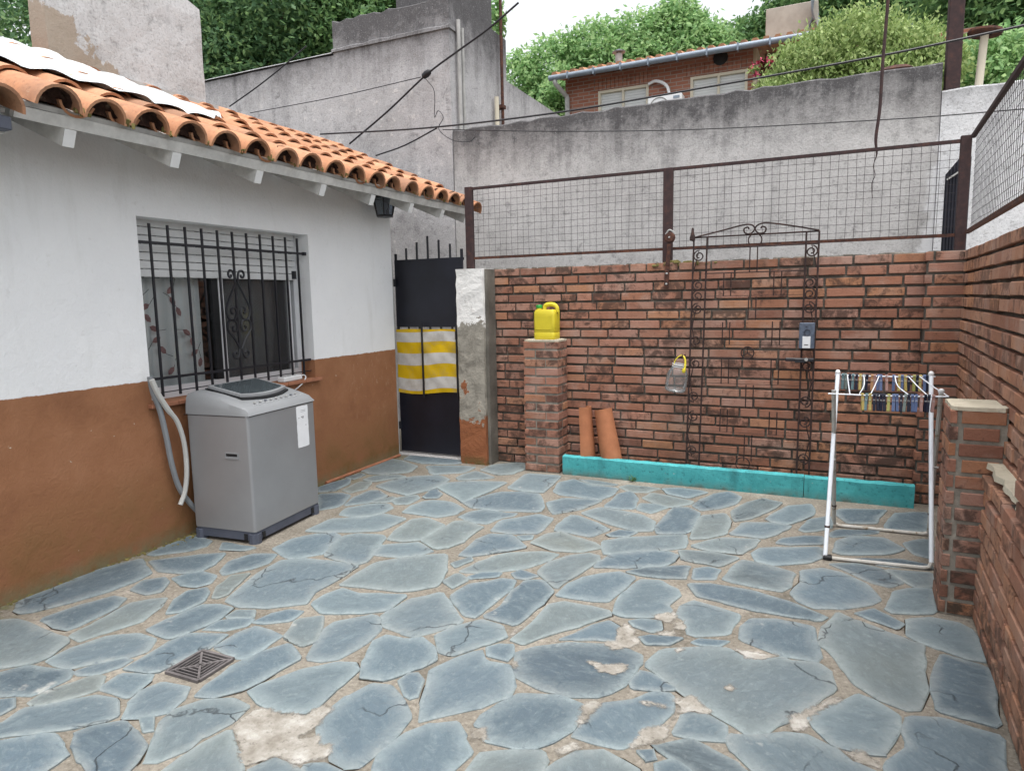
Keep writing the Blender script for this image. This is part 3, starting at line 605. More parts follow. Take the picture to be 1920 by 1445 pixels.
-2.088,1.628 -2.11,1.704 -2.117,1.838 -2.092,1.97 -2.045,2.053 -1.919,1.98 -1.939,1.862 -1.953,1.739 -2.024,1.648;
-1.927,1.727 -1.907,1.784 -1.838,1.915 -1.754,2.013 -1.691,2.04 -1.641,2.002 -1.641,1.877 -1.629,1.775 -1.643,1.71 -1.729,1.68 -1.824,1.69;
-1.481,1.605 -1.549,1.679 -1.559,1.771 -1.558,1.838 -1.528,1.946 -1.45,1.964 -1.363,1.902 -1.285,1.835 -1.268,1.718 -1.276,1.63 -1.288,1.567 -1.327,1.538 -1.399,1.558 -1.43,1.609;
-1.937,1.302 -2.013,1.4 -2.065,1.469 -2.087,1.528 -2.043,1.614 -1.95,1.662 -1.855,1.645 -1.846,1.555 -1.874,1.469 -1.867,1.409 -1.894,1.326;
-1.833,1.291 -1.828,1.369 -1.829,1.431 -1.811,1.519 -1.7,1.45 -1.633,1.407 -1.555,1.312 -1.807,1.201;
-1.589,1.397 -1.56,1.474 -1.485,1.469 -1.436,1.456 -1.379,1.389 -1.523,1.326;
-1.439,1.484 -1.42,1.506 -1.387,1.517 -1.326,1.509 -1.254,1.444 -1.342,1.405;
-1.434,2.006 -1.437,2.057 -1.414,2.075 -1.37,2.049 -1.333,1.965 -1.342,1.935 -1.383,1.951;
-2.681,1.556 -2.655,1.61 -2.599,1.69 -2.559,1.698 -2.554,1.64 -2.59,1.58 -2.636,1.548;
-2.992,1.392 -2.954,1.42 -2.911,1.5 -2.705,1.545 -2.661,1.497 -2.674,1.386 -2.793,1.335 -2.838,1.313;
-2.632,1.355 -2.645,1.417 -2.586,1.559 -2.535,1.565 -2.476,1.503 -2.526,1.426 -2.574,1.367 -2.594,1.352;
-2.467,1.513 -2.498,1.615 -2.378,1.65 -2.345,1.616 -2.321,1.53 -2.334,1.517;
-2.217,1.426 -2.271,1.494 -2.305,1.564 -2.281,1.631 -2.165,1.649 -2.119,1.578 -2.108,1.51 -2.149,1.47;
-2.781,1.283 -2.74,1.306 -2.705,1.329 -2.658,1.299 -2.659,1.263 -2.673,1.228;
-2.535,1.157 -2.6,1.19 -2.575,1.24 -2.602,1.306 -2.508,1.391 -2.435,1.469 -2.346,1.484 -2.255,1.417 -2.264,1.372 -2.342,1.304 -2.46,1.227 -2.511,1.185;
-2.153,1.444 -2.116,1.47 -2.057,1.421 -2.085,1.406;
-2.203,1.248 -2.277,1.291 -2.265,1.34 -2.181,1.404 -2.105,1.385 -2.001,1.342 -1.961,1.278 -1.944,1.24 -1.888,1.175 -1.953,1.146 -2.048,1.197 -2.118,1.22;
-2.505,1.141 -2.474,1.165 -2.389,1.24 -2.341,1.255 -2.262,1.229 -2.201,1.213 -2.196,1.159 -2.193,1.12 -2.172,1.05 -2.257,1.013""".split(';')]
CEMENT = [[tuple(map(float, q.split(','))) for q in s.split()] for s in """-1.815,1.534 -1.834,1.637 -1.805,1.671 -1.709,1.676 -1.633,1.699 -1.614,1.776 -1.549,1.76 -1.54,1.667 -1.558,1.594 -1.497,1.633 -1.472,1.593 -1.431,1.605 -1.405,1.569 -1.407,1.539 -1.449,1.514 -1.473,1.47 -1.511,1.482 -1.555,1.48 -1.591,1.43 -1.625,1.404 -1.701,1.457;
-0.823,2.419 -0.764,2.444 -0.766,2.421 -0.683,2.465 -0.66,2.462 -0.674,2.386 -0.703,2.349 -0.766,2.364;
-0.57,2.237 -0.55,2.253 -0.481,2.25 -0.463,2.236 -0.532,2.213;
-0.528,2.629 -0.51,2.67 -0.482,2.668 -0.492,2.625;
-0.297,2.442 -0.283,2.48 -0.263,2.449 -0.274,2.413;
-0.457,2.304 -0.402,2.35 -0.334,2.292 -0.315,2.265 -0.383,2.242 -0.42,2.219 -0.438,2.157 -0.435,2.255;
-0.529,2.078 -0.442,2.156 -0.427,2.085 -0.457,2.041 -0.542,1.974 -0.524,2.03;
-0.792,2.732 -0.778,2.805 -0.725,2.76 -0.672,2.666 -0.694,2.587 -0.76,2.54 -0.827,2.6 -0.767,2.626;
-0.577,2.89 -0.534,2.919 -0.514,2.839 -0.56,2.83;
-0.634,2.766 -0.56,2.83 -0.527,2.759 -0.609,2.745;
-0.317,2.752 -0.253,2.77 -0.126,2.776 -0.183,2.697 -0.254,2.69;
-0.072,2.349 0.067,2.56 0.102,2.53 -0.003,2.386 -0.018,2.3 -0.068,2.259;
0.075,2.242 0.161,2.256 0.206,2.187 0.139,2.185;
-1.057,1.863 -1.008,1.884 -0.968,1.825 -1.009,1.82 -1.023,1.807;
-0.753,2.147 -0.714,2.193 -0.684,2.177 -0.702,2.057 -0.717,2.01 -0.732,2.03;
-0.726,1.835 -0.748,1.872 -0.716,1.94 -0.694,1.944 -0.68,1.914;
-1.216,2.488 -1.201,2.581 -1.182,2.612 -1.19,2.477;
-1.05,2.476 -1.013,2.537 -0.993,2.53;
-1.108,2.297 -1.085,2.316 -1.058,2.256 -1.08,2.247;
-0.686,2.902 -0.621,2.977 -0.593,3.038 -0.573,2.892 -0.607,2.866 -0.648,2.871""".split(';')]
NTR = len(STONES); OUTL = []
def inside(x, y, poly):
    r = False
    for q in range(len(poly)):
        (ax_, ay_), (bx_, by_) = poly[q - 1], poly[q]
        if (ay_ > y) != (by_ > y) and x < (bx_ - ax_) * (y - ay_) / (by_ - ay_) + ax_: r = not r
    return r
def clip(poly, nx, ny, d):
    out = []
    for i in range(len(poly)):
        a, b = poly[i - 1], poly[i]; da = a[0] * nx + a[1] * ny - d; db = b[0] * nx + b[1] * ny - d
        if (da < 0) != (db < 0):
            t = da / (da - db); out.append((a[0] + (b[0] - a[0]) * t, a[1] + (b[1] - a[1]) * t))
        if db < 0: out.append(b)
    return out
# stones of the floor nearer than the picture's lower edge, laid the same way
seeds = []
for j in range(7):
    for i in range(12):
        seeds.append((-3.55 + i * .36 + rnd.uniform(-.12, .12) + (j % 2) * .16, -1.0 + j * .36 + rnd.uniform(-.11, .11)))
def img_y(x, y):
    d = Vector((x, y, 0)) - CAM_LOC; z = d.dot(CF)
    if z < .05: return 9999, 0
    return 722.5 - FPX * d.dot(CU) / z, 960 + FPX * d.dot(CR) / z
for a in seeds:
    iy, ix = img_y(*a)
    if iy < 1545 and ix > -160: continue
    if a[1] > 2.2: continue
    poly = [(a[0] - .5, a[1] - .5), (a[0] + .5, a[1] - .5), (a[0] + .5, a[1] + .5), (a[0] - .5, a[1] + .5)]
    for b in seeds:
        if b is a: continue
        nx, ny = b[0] - a[0], b[1] - a[1]; L = math.hypot(nx, ny)
        if L > 1.2: continue
        nx /= L; ny /= L; poly = clip(poly, nx, ny, (a[0] * nx + a[1] * ny) + L / 2 - .022)
    poly = clip(poly, -1, 0, 3.6); poly = clip(poly, 1, 0, .42)
    if len(poly) > 2:
        ys = [img_y(*p)[0] for p in poly]; xs = [img_y(*p)[1] for p in poly]
        if min(ys) > 1490 or max(xs) < -45: STONES.append(poly)

def outline(poly, jit, step=.055, cc_=.10):
    n = len(poly)
    area = sum(poly[i - 1][0] * poly[i][1] - poly[i][0] * poly[i - 1][1] for i in range(n))
    if area < 0: poly = poly[::-1]
    ch = []
    for i in range(n):
        a, b = poly[i], poly[(i + 1) % n]
        ch += [(a[0] * (1 - cc_) + b[0] * cc_, a[1] * (1 - cc_) + b[1] * cc_), (a[0] * cc_ + b[0] * (1 - cc_), a[1] * cc_ + b[1] * (1 - cc_))]
    out = []
    for i in range(len(ch)):
        a, b = ch[i], ch[(i + 1) % len(ch)]; L = math.hypot(b[0] - a[0], b[1] - a[1]); k = max(1, int(L / step))
        for q in range(k):
            t = q / k; out.append((a[0] + (b[0] - a[0]) * t + rnd.uniform(-jit, jit), a[1] + (b[1] - a[1]) * t + rnd.uniform(-jit, jit)))
    return out
for si, poly in enumerate(STONES):
    pcx = sum(p[0] for p in poly) / len(poly); pcy = sum(p[1] for p in poly) / len(poly)
    poly = [(p[0] + (p[0] - pcx) / math.hypot(p[0] - pcx, p[1] - pcy) * .017, p[1] + (p[1] - pcy) / math.hypot(p[0] - pcx, p[1] - pcy) * .017) for p in poly] if si < NTR else poly
    ol = outline(poly, .0045); n = len(ol); OUTL.append(ol)
    cx = sum(p[0] for p in ol) / n; cy = sum(p[1] for p in ol) / n
    th = .0072 + rnd.uniform(-.0018, .0018); tx, ty = rnd.uniform(-.004, .004), rnd.uniform(-.004, .004)
    vs = []; rim = []; rad = [math.hypot(p[0] - cx, p[1] - cy) for p in ol]; rmin = max(.03, min(rad))
    for d, z, rm in ((0, -.006, 0), (0, th - .003, 0), (.006, th, .05), (min(.05, rmin * .36), th + .0006, .45), (min(.12, rmin * .72), th + .0004, .95)):
        for (x, y), r in zip(ol, rad):
            t = 1 - min(d / max(r, .01), .9); X = cx + (x - cx) * t; Y = cy + (y - cy) * t
            vs.append((X, Y, z + ((X - cx) * tx + (Y - cy) * ty if z > 0 else 0))); rim.append(rm)
    vs.append((cx, cy, th)); rim.append(1.0); fs = []
    for k in range(4):
        for i in range(n): j = (i + 1) % n; fs.append((k * n + i, k * n + j, (k + 1) * n + j, (k + 1) * n + i))
    for i in range(n): fs.append((4 * n + i, 4 * n + (i + 1) % n, 5 * n))
    me = bpy.data.meshes.new('paving_stone'); me.from_pydata(vs, [], fs); me.materials.append(MAT['slate'])
    at = me.attributes.new('rim', 'FLOAT', 'POINT'); at.data.foreach_set('value', rim)
    me.polygons.foreach_set('use_smooth', [True] * len(fs)); me.set_sharp_from_angle(angle=math.radians(18))
    put(bpy.data.objects.new('paving_stone', me), floor, True)
    # dark open cracks along a few joints
    if rnd.random() < .42 and n > 9:
        i0 = rnd.randrange(n); ln = rnd.randrange(2, 5); a = []; b = []
        for q in range(ln + 1):
            x, y = ol[(i0 + q) % n]; dx, dy = x - cx, y - cy; L = math.hypot(dx, dy) or 1
            ww = .0045 * math.sin(PI * (q + .25) / (ln + .5)) + .001
            a.append((x - dx / L * .001, y - dy / L * .001, .0018)); b.append((x + dx / L * (ww + .001), y + dy / L * (ww + .001), .0018))
        MB().add(a + b, [(q, q + 1, ln + 2 + q, ln + 1 + q) for q in range(ln)]).build('open_crack', MAT['soil'], floor, True)
for ci, poly in enumerate(CEMENT):
    xs = [p[0] for p in poly]; ys = [p[1] for p in poly]; st = .014; pad = .03
    cand = [q_ for q_ in OUTL if max(p[0] for p in q_) > min(xs) - .05 and min(p[0] for p in q_) < max(xs) + .05 and max(p[1] for p in q_) > min(ys) - .05 and min(p[1] for p in q_) < max(ys) + .05]
    nx_ = int((max(xs) - min(xs) + 2 * pad) / st) + 1; ny_ = int((max(ys) - min(ys) + 2 * pad) / st) + 1; pt = {}; vs = []; fs = []; rm = []
    for i in range(nx_ + 1):
        for j in range(ny_ + 1):
            x = min(xs) - pad + i * st; y = min(ys) - pad + j * st; ins = False; d = 9.0
            for q in range(len(poly)):
                (ax_, ay_), (bx_, by_) = poly[q - 1], poly[q]
                if (ay_ > y) != (by_ > y) and x < (bx_ - ax_) * (y - ay_) / (by_ - ay_) + ax_: ins = not ins
                t = max(0, min(1, ((x - ax_) * (bx_ - ax_) + (y - ay_) * (by_ - ay_)) / ((bx_ - ax_) ** 2 + (by_ - ay_) ** 2 + 1e-9)))
                d = min(d, math.hypot(x - ax_ - t * (bx_ - ax_), y - ay_ - t * (by_ - ay_)))
            sd_ = d if ins else -d
            if sd_ > -.028:
                pt[i, j] = len(vs); r_ = max(0, min(1, .35 + sd_ / .045)); rm.append(r_)
                vs.append((x + rnd.uniform(-.003, .003), y + rnd.uniform(-.003, .003), (.0098 if any(inside(x, y, q_) for q_ in cand) else .0032) + .0010 * r_ + rnd.uniform(-.0003, .0003)))
    for (i, j) in list(pt):
        q = [(i, j), (i + 1, j), (i + 1, j + 1), (i, j + 1)]
        if all(c_ in pt for c_ in q): fs.append(tuple(pt[c_] for c_ in q))
    oc = MB().add(vs, fs).build('cement_patch', MAT['cement'], floor, True, True); oc.data.attributes.new('rim', 'FLOAT', 'POINT').data.foreach_set('value', rm)

# floor drain
dr = thing('floor_drain', 'small square slotted metal floor drain set among the slate paving', 'drain', (-2.25, 1.78, 0), .02)
W = .088
MAT['drain'] = simple('drain_iron', (.115, .105, .105), .8, .3, 0, .5, 25, .3)
mb = MB()
for a in (-1, 1):
    mb.box(-W, W, a * W - .006, a * W + .006, .001, .0125); mb.box(a * W - .006, a * W + .006, -W + .006, W - .006, .001, .0125)
mb.build('frame', MAT['drain'], dr, True)
MB().box(-W, W, -W, W, -.002, .0016).build('drain_hole_shade', MAT['rubber_and_gap_shade'], dr, True)  # dark plate painting the shade inside the drain
for sgn in (1, -1):
    m_ = Matrix.Rotation(sgn * PI / 4, 4, 'Z'); m_.translation = (0, 0, .0085)
    MB().obox(m_, 2.6 * W - .01, .009, .006).build('rib', MAT['drain'], dr, True)
for q in range(4):
    mb = MB(); rot = Matrix.Rotation(q * PI / 2, 4, 'Z')
    for i in range(4):
        d = .018 + i * .017; h = d - .008
        m_ = rot @ Matrix.Translation((d, 0, .008)); mb.obox(m_, .0052, 2 * h if h > .004 else .008, .005)
    mb.build('slot_bars', MAT['drain'], dr, True)

# ------------------------------------------------------------ brickwork
BRICKS = []
for q in range(7):
    vs, fs = cbox(.011, .035, .05); rr = random.Random(q)
    vs = [(x + rr.uniform(-.005, .005), y + rr.uniform(-.015, .015), z + rr.uniform(-.014, .014)) for x, y, z in vs]
    mbq = MB().add(vs, fs); BRICKS.append((mbq.v, mbq.f))
BM = {}
def brickwork(root, bricks, mat, mkey, limit=300):
    wm = WM[root.name]; items = []
    for b in bricks:
        c = wm @ Vector(b[:3]); items.append((proj_area(c, b[3], b[5]), b))
    items.sort(key=lambda t: -t[0]); rest = MB(); nr = 0
    for i, (a, b) in enumerate(items):
        q = rnd.randrange(len(BRICKS))
        if i < limit and a > 0:
            if (mkey, q) not in BM: BM[mkey, q] = MB().add(*BRICKS[q]).mesh('brick', mat)
            o = bpy.data.objects.new('brick', BM[mkey, q]); o.location = b[:3]; o.scale = b[3:6]
            o.rotation_euler = (rnd.uniform(-.008, .008), rnd.uniform(-.006, .006), rnd.uniform(-.006, .006)); put(o, root, True)
        else:
            v, f = BRICKS[q]; rest.add([(b[0] + x * b[3], b[1] + y * b[4], b[2] + z * b[5]) for x, y, z in v], f); nr += 1
    if nr: tag(rest.build('hidden_bricks', mat, root, True), kind='stuff')
CH = .0746
def running(x0, x1, z0, nc, y=0.0, D=.075, L=.2455, ph=0, jut=.004, vj=.014):
    out = []
    for c in range(nc):
        x = x0 - (L * .5 if (c + ph) % 2 else 0) + rnd.uniform(-.03, .03) - (0 if c % 5 else .06)
        z = z0 + (c + .5) * CH
        while x < x1 - .02:
            ln = L * rnd.uniform(.95, 1.05) if rnd.random() > .05 else L * .55
            a = max(x, x0); b = min(x + ln, x1)
            if b - a > .035:
                out.append(((a + b) / 2, y + D / 2 + rnd.uniform(-jut, jut), z + rnd.uniform(-.0015, .0015), b - a - vj, D, CH - .0185 + rnd.uniform(-.003, .003)))
            x += ln
    return out
# back wall
bw = thing('brick_wall', 'weathered red brick garden wall at the back of the patio behind the turquoise kerb', 'brick wall', (-1.06, 5.35, 0))
brickwork(bw, running(-1.62, 1.84, 0, 23), MAT['brick_back'], 'bb', 300)
MB().box(-1.62, 1.84, .022, .14, 0, 1.705).build('mortar', MAT['bmortar'], bw, True)
mb = MB()
for i in range(70):
    x = -1.6 + 3.4 * i / 70 + rnd.uniform(-.02, .02); s_ = rnd.uniform(.02, .05)
    mb.obox(Matrix.Translation((x, .07, 1.706)) @ Matrix.Rotation(rnd.uniform(0, 3), 4, 'Z'), s_ * 1.8, s_ * 1.5, rnd.uniform(.008, .03), .006)
mb.build('rough_mortar_top', MAT['bmortar'], bw, True)
mb = MB()
for i in range(26):
    t = rnd.gauss(0, .09); mb.obox(Matrix.Translation((.02 + t, rnd.uniform(.0, .05), 1.70 + rnd.uniform(-.012, .02))) @ Matrix.Rotation(rnd.uniform(0, 3), 4, 'Z'), rnd.uniform(.02, .05), rnd.uniform(.015, .04), rnd.uniform(.01, .03), .006)
mb.build('moss_clump', MAT['dry_moss'], bw, True)
# corner pilaster
pl = thing('brick_pilaster', 'narrow red brick pilaster in the right corner, full height of the back wall', 'pillar', (.565, 5.255, 0))
br = []
for c in range(23):
    z = (c + .5) * CH
    if c % 2: br += [(.125, .05, z, .21, .095, CH - .018)]
    else: br += [(.0225, .05, z, .042, .095, CH - .018), (.14, .05, z, .165, .095, CH - .018)]
brickwork(pl, br, MAT['brick_back'], 'bb', 300)
MB().box(.016, .235, .016, .094, 0, 1.712).build('mortar', MAT['bmortar'], pl, True)
# right-hand wall with a ledge and a thicker near end
RW = Matrix.Rotation(-math.radians(92.46), 4, 'Z')
rw = thing('brick_wall', 'orange brick boundary wall along the right side, deep raked joints, seen at a steep angle', 'brick wall', (.785, 5.36, 0), -math.radians(92.46))
br = running(0, 2.66, 0, 23, 0, .09, .25, 1, .006, .006)
br = [b for b in br if not (b[0] > 1.96 and b[2] < .68)]
led = running(1.93, 2.62, 0, 9, -.072, .10, .25, 0, .006, .006)
near = running(2.62, 5.9, 0, 23, -.074, .12, .25, 0, .006, .006)
brickwork(rw, br + led + near, MAT['brick_right'], 'br', 300)
mb = MB().box(0, 2.66, .028, .17, 0, 1.705).box(1.94, 2.65, -.045, .026, 0, .662).box(2.645, 5.9, -.046, .16, 0, 1.70); mb.build('mortar', MAT['bmortar'], rw, True)
vs = []; mb = MB()
nn_ = 12
for i in range(nn_ + 1):
    x = 1.935 + .68 * i / nn_; j = rnd.uniform(-.012, .012)
    vs += [(x, -.066 + j + .01, .690), (x, -.052 + j, .712 + rnd.uniform(-.004, .004)), (x, .004, .716)]
mb.add(vs, [(3 * i + k, 3 * i + 3 + k, 3 * i + 4 + k, 3 * i + 1 + k) for i in range(nn_) for k in range(2)]); mb.build('ledge_mortar', MAT['cap'], rw, True, True)
# short pillar on the right
MAT['pmortar'] = simple('pillar_mortar', (.27, .25, .215), .95, .1, 0, .4, 30, .6)
rp = thing('brick_pillar', 'short brick pillar with a flat pale mortar top beside the drying rack', 'pillar', (.498, 3.445, 0), -.035)
ch2 = .0724; br = []
for c in range(13):
    z = (c + .5) * ch2; j = rnd.uniform(-.008, .008)
    if c % 2: br += [(.016, .065, z, .032, .125, ch2 - .016), (.016, .20, z, .032, .12, ch2 - .016), (.122 + j, .05, z, .135 + j, .1, ch2 - .018)]
    else: br += [(.013, .13, z, .026, .255, ch2 - .016), (.118 + j, .05, z, .160, .1, ch2 - .018)]
    br += [(.13, .205, z, .14, .1, ch2 - .013)]
brickwork(rp, br, MAT['brick_back'], 'bb', 300)
MB().box(.008, .212, .009, .25, 0, .93).build('mortar', MAT['pmortar'], rp, True)
mb = MB(); ol = outline([(.004, .0), (.215, .0), (.215, .262), (.004, .262)], .004, .03)
mb.prism(ol, lambda x, y: (x, y, .934), lambda x, y: (x, y, .951 + rnd.uniform(-.001, .001))).build('mortar_cap', MAT['cap'], rp, True)
# short pillar on the left with the jerrycan
lp = thing('brick_pillar', 'short brick pillar against the back wall carrying the yellow jerrycan', 'pillar', (-2.295, 5.126, 0))
br = []
for c in range(15):
    z = (c + .5) * .0738; h = .0738 - .018
    if c % 2: br += [(.05, .11, z, .10, .215, h), (.208, .05, z, .19, .1, h), (.255, .165, z, .11, .1, h)]
    else: br += [(.095, .05, z, .19, .1, h), (.252, .11, z, .108, .215, h), (.095, .165, z, .19, .1, h)]
brickwork(lp, br, MAT['brick_back'], 'bb', 300)
MB().box(.010, .298, .010, .22, 0, 1.10).build('mortar', MAT['pmortar'], lp, True)
mb = MB(); mb.prism(outline([(0, 0), (.308, 0), (.308, .222), (0, .222)], .004, .03), lambda x, y: (x, y, 1.098), lambda x, y: (x, y, 1.114)).build('mortar_cap', MAT['cap'], lp, True)
# plastered gate pillar
pp = thing('plaster_pillar', 'square gate pillar of peeling plaster, white above, bare grey middle, brown foot', 'pillar', (-2.82, 5.3, 0))
mb = MB(); nseg = 26; px0, px1, py0, py1 = -2.943, -2.683, 5.166, 5.46; vs = []
for i in range(nseg + 1):
    z = 1.715 * i / nseg
    for (x, y) in ((px0, py0), ((px0 + px1) / 2, py0), (px1, py0), (px1, (py0 + py1) / 2), (px1, py1), (px0, py1)):
        vs.append((x + rnd.uniform(-.004, .004), y + rnd.uniform(-.004, .004), z))
fs = [(6 * i + k, 6 * i + (k + 1) % 6, 6 * i + 6 + (k + 1) % 6, 6 * i + 6 + k) for i in range(nseg) for k in range(6)] + [tuple(range(6 * nseg, 6 * nseg + 6))]
mb.add(vs, fs).build('plaster', MAT['peel'], pp, False)
mb = MB().box(px1 + .002, -2.655, 5.20, 5.345, 0, 1.71); mb.build('mortar_joint', MAT['bmortar'], pp, False)

# turquoise kerb with the planting strip
kb = thing('planter_kerb', 'low turquoise painted concrete kerb edging the planting strip', 'kerb', (-.7, 5.16, 0))
def wob(x0, x1, n, y0, y1, z0, z1, jit):
    vs = []; fs = []
    for i in range(n + 1):
        x = x0 + (x1 - x0) * i / n; j = [rnd.uniform(-jit, jit) for _ in range(8)]
        vs += [(x, y0 + j[0], z0), (x, y0 + j[1], z1 - .008 + j[4]), (x, y0 + .009 + j[1], z1 + j[2]), (x, y1 - .006, z1 + j[3]), (x, y1, z0)]
    for i in range(n):
        for k in range(4): fs.append((5 * i + k, 5 * i + 5 + k, 5 * i + 6 + k, 5 * i + 1 + k))
    fs += [tuple(range(5)), tuple(5 * n + k for k in range(5))]
    return MB().add(vs, fs)
wob(-1.957, -.12, 40, 5.13, 5.195, 0, .158, .0022).build('kerb_block', MAT['turq'], kb)
wob(-.116, .566, 16, 5.131, 5.195, 0, .156, .0022).build('kerb_block', MAT['turq'], kb)
nx = 60; vs = []
for i in range(nx + 1):
    for j in range(6): vs.append((-1.95 + 2.5 * i / nx, 5.19 + .165 * j / 5, .112 + rnd.uniform(-.012, .016)))
o = MB().add(vs, [(6 * i + j, 6 * i + 6 + j, 6 * i + 7 + j, 6 * i + 1 + j) for i in range(nx) for j in range(5)]).build('soil_strip', MAT['soil'], None, False, True); tag(o, kind='structure')

# ------------------------------------------------------------ house on the left
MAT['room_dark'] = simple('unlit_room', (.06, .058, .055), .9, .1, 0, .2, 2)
hs_ = thing('house', 'white rendered house with brown dado, barred window and clay barrel tile roof', 'house', (-3.9, 3.0, 0))
WX = -3.63; Y0, Y1 = -1.6, 5.2; wy0, wy1, wz0, wz1 = 2.69, 4.112, .872, 1.966
mb = MB()
mb.box(WX - .2, WX, Y0, wy0, 0, 2.52).box(WX - .2, WX, wy1, Y1, 0, 2.52).box(WX - .2, WX, wy0, wy1, 0, wz0).box(WX - .2, WX, wy0, wy1, wz1, 2.52)
mb.box(-5.4, WX - .2, Y1 - .2, Y1, 0, 2.52).box(-5.4, WX - .2, Y0, Y0 + .2, 0, 2.52)
mb.build('wall', MAT['house'], hs_)
MB().box(-5.4, -5.2, Y0 + .2, Y1 - .2, 0, 3.0).box(-5.2, -3.835, 4.5, 4.6, 0, 2.45).build('inner_wall_and_blackout', MAT['room_dark'], hs_)  # back wall and added blackout panel, coloured dark for the unlit room
MB().tube([(WX + .012, 4.15, .012), (WX + .012, 5.19, .012)], .014, 8).build('base_pipe', MAT['sill'], hs_)
# roof
AL = math.radians(23.4); ca, sa = math.cos(AL), math.sin(AL)
EX, EZ = -3.165, 2.335
def RP(s, y, h=0.0): return (EX - s * ca + h * sa, y, EZ + s * sa + h * ca)
SL = 1.95
roof = MB().add([RP(0, 1.83, 0), RP(0, 5.89, 0), RP(SL, 5.89, 0), RP(SL, 1.83, 0), RP(0, 1.83, -.022), RP(0, 5.89, -.022), RP(SL, 5.89, -.022), RP(SL, 1.83, -.022)],
    [(0, 1, 2, 3), (7, 6, 5, 4), (0, 4, 5, 1), (1, 5, 6, 2), (2, 6, 7, 3), (3, 7, 4, 0)]).build('roof', MAT['grey_wood'], hs_)
MB().add([RP(0, -1.6, -.05), RP(0, 1.80, -.05), RP(SL, 1.80, -.05), RP(SL, -1.6, -.05), RP(0, -1.6, -.07), RP(0, 1.80, -.07), RP(SL, 1.80, -.07), RP(SL, -1.6, -.07)],
    [(0, 1, 2, 3), (7, 6, 5, 4), (0, 4, 5, 1), (1, 5, 6, 2), (2, 6, 7, 3), (3, 7, 4, 0)]).build('near_roof_deck', MAT['grey_wood'], roof)
MB().add([RP(SL, -1.6, .07), RP(SL, 5.88, .07), (-5.4, 5.88, 2.5), (-5.4, -1.6, 2.5)], [(0, 1, 2, 3)]).build('rear_slope', MAT['tile'], roof)
# batten along the eave, rafters
mb = MB(); vs = []
for i in range(31):
    y = 1.835 + (5.88 - 1.835) * i / 30
    for s_, h in ((0.0, -.078), (0.0, -.024), (.028, -.024), (.028, -.078)): vs.append(RP(s_ + rnd.uniform(-.0015, .0015), y, h + rnd.uniform(-.002, .002)))
mb.add(vs, [(4 * i + k, 4 * i + 4 + k, 4 * i + 4 + (k + 1) % 4, 4 * i + (k + 1) % 4) for i in range(30) for k in range(4)] + [(0, 1, 2, 3), (120, 121, 122, 123)])
mb.build('eave_batten', MAT['white_wood'], roof)
for i, y in enumerate((2.07, 2.633, 3.219, 3.80, 4.361, 4.896, 5.397, 5.84)):
    d = .027
    vs = [RP(a, y + e, h) for a in (-.012, 1.0) for e in (-d, d) for h in (-.158, -.079)]
    r_ = MB().add(vs, [(0, 2, 3, 1), (4, 5, 7, 6), (0, 4, 6, 2), (1, 3, 7, 5), (0, 1, 5, 4), (2, 6, 7, 3)]).build('rafter', MAT['white_wood'], roof)
    vs = [RP(-.0145, y + e, h) for e in (-d, d) for h in (-.158, -.079)]
    MB().add(vs, [(0, 2, 3, 1)]).build('rafter_end', MAT['white_end'], roof)
# barrel tiles
def tile_mesh(name, r0, r1, L, th, conv, n=9, a0=PI):
    vs = []; fs = []; nl = 3
    for l in range(nl):
        t = l / (nl - 1)
        for rr_ in (0, 1):
            R_ = (r0 + (r1 - r0) * t) - (th if rr_ else 0)
            for q in range(n + 1):
                a = PI / 2 - a0 / 2 + a0 * q / n
                vs.append((L * t, R_ * math.cos(a), conv * R_ * math.sin(a)))
    m_ = n + 1
    I = lambda l, rr_, q: (l * 2 + rr_) * m_ + q
    for l in range(nl - 1):
        for q in range(n):
            fs.append((I(l, 0, q), I(l + 1, 0, q), I(l + 1, 0, q + 1), I(l, 0, q + 1)))
            fs.append((I(l, 1, q), I(l, 1, q + 1), I(l + 1, 1, q + 1), I(l + 1, 1, q)))
        for q in (0, n): fs.append((I(l, 0, q), I(l, 1, q), I(l + 1, 1, q), I(l + 1, 0, q)))
    for l in (0, nl - 1):
        for q in range(n): fs.append((I(l, 0, q), I(l, 0, q + 1), I(l, 1, q + 1), I(l, 1, q)))
    return MB().add(vs, fs).mesh(name, MAT['tile'], True)
T_COVER = tile_mesh('tile', .104, .086, .40, .013, 1, 11); T_PAN = tile_mesh('pan_tile', .088, .098, .40, .012, -1, 8, PI * .8)
AX = Matrix(((-ca, 0, sa, 0), (0, 1, 0, 0), (sa, 0, ca, 0), (0, 0, 0, 1)))   # columns: up-slope, along eave, normal
PITCH_Y, EXPO = .2325, .315
def place(me, name, s_, y, h, tilt, par, yaw=0.0):
    o = bpy.data.objects.new(name, me); mt = Matrix.Translation(RP(s_, y, h)) @ AX @ Matrix.Rotation(tilt, 4, 'Y') @ Matrix.Rotation(yaw, 4, 'Z'); o.matrix_basis = mt; put(o, par, True); return o
pans = MB()
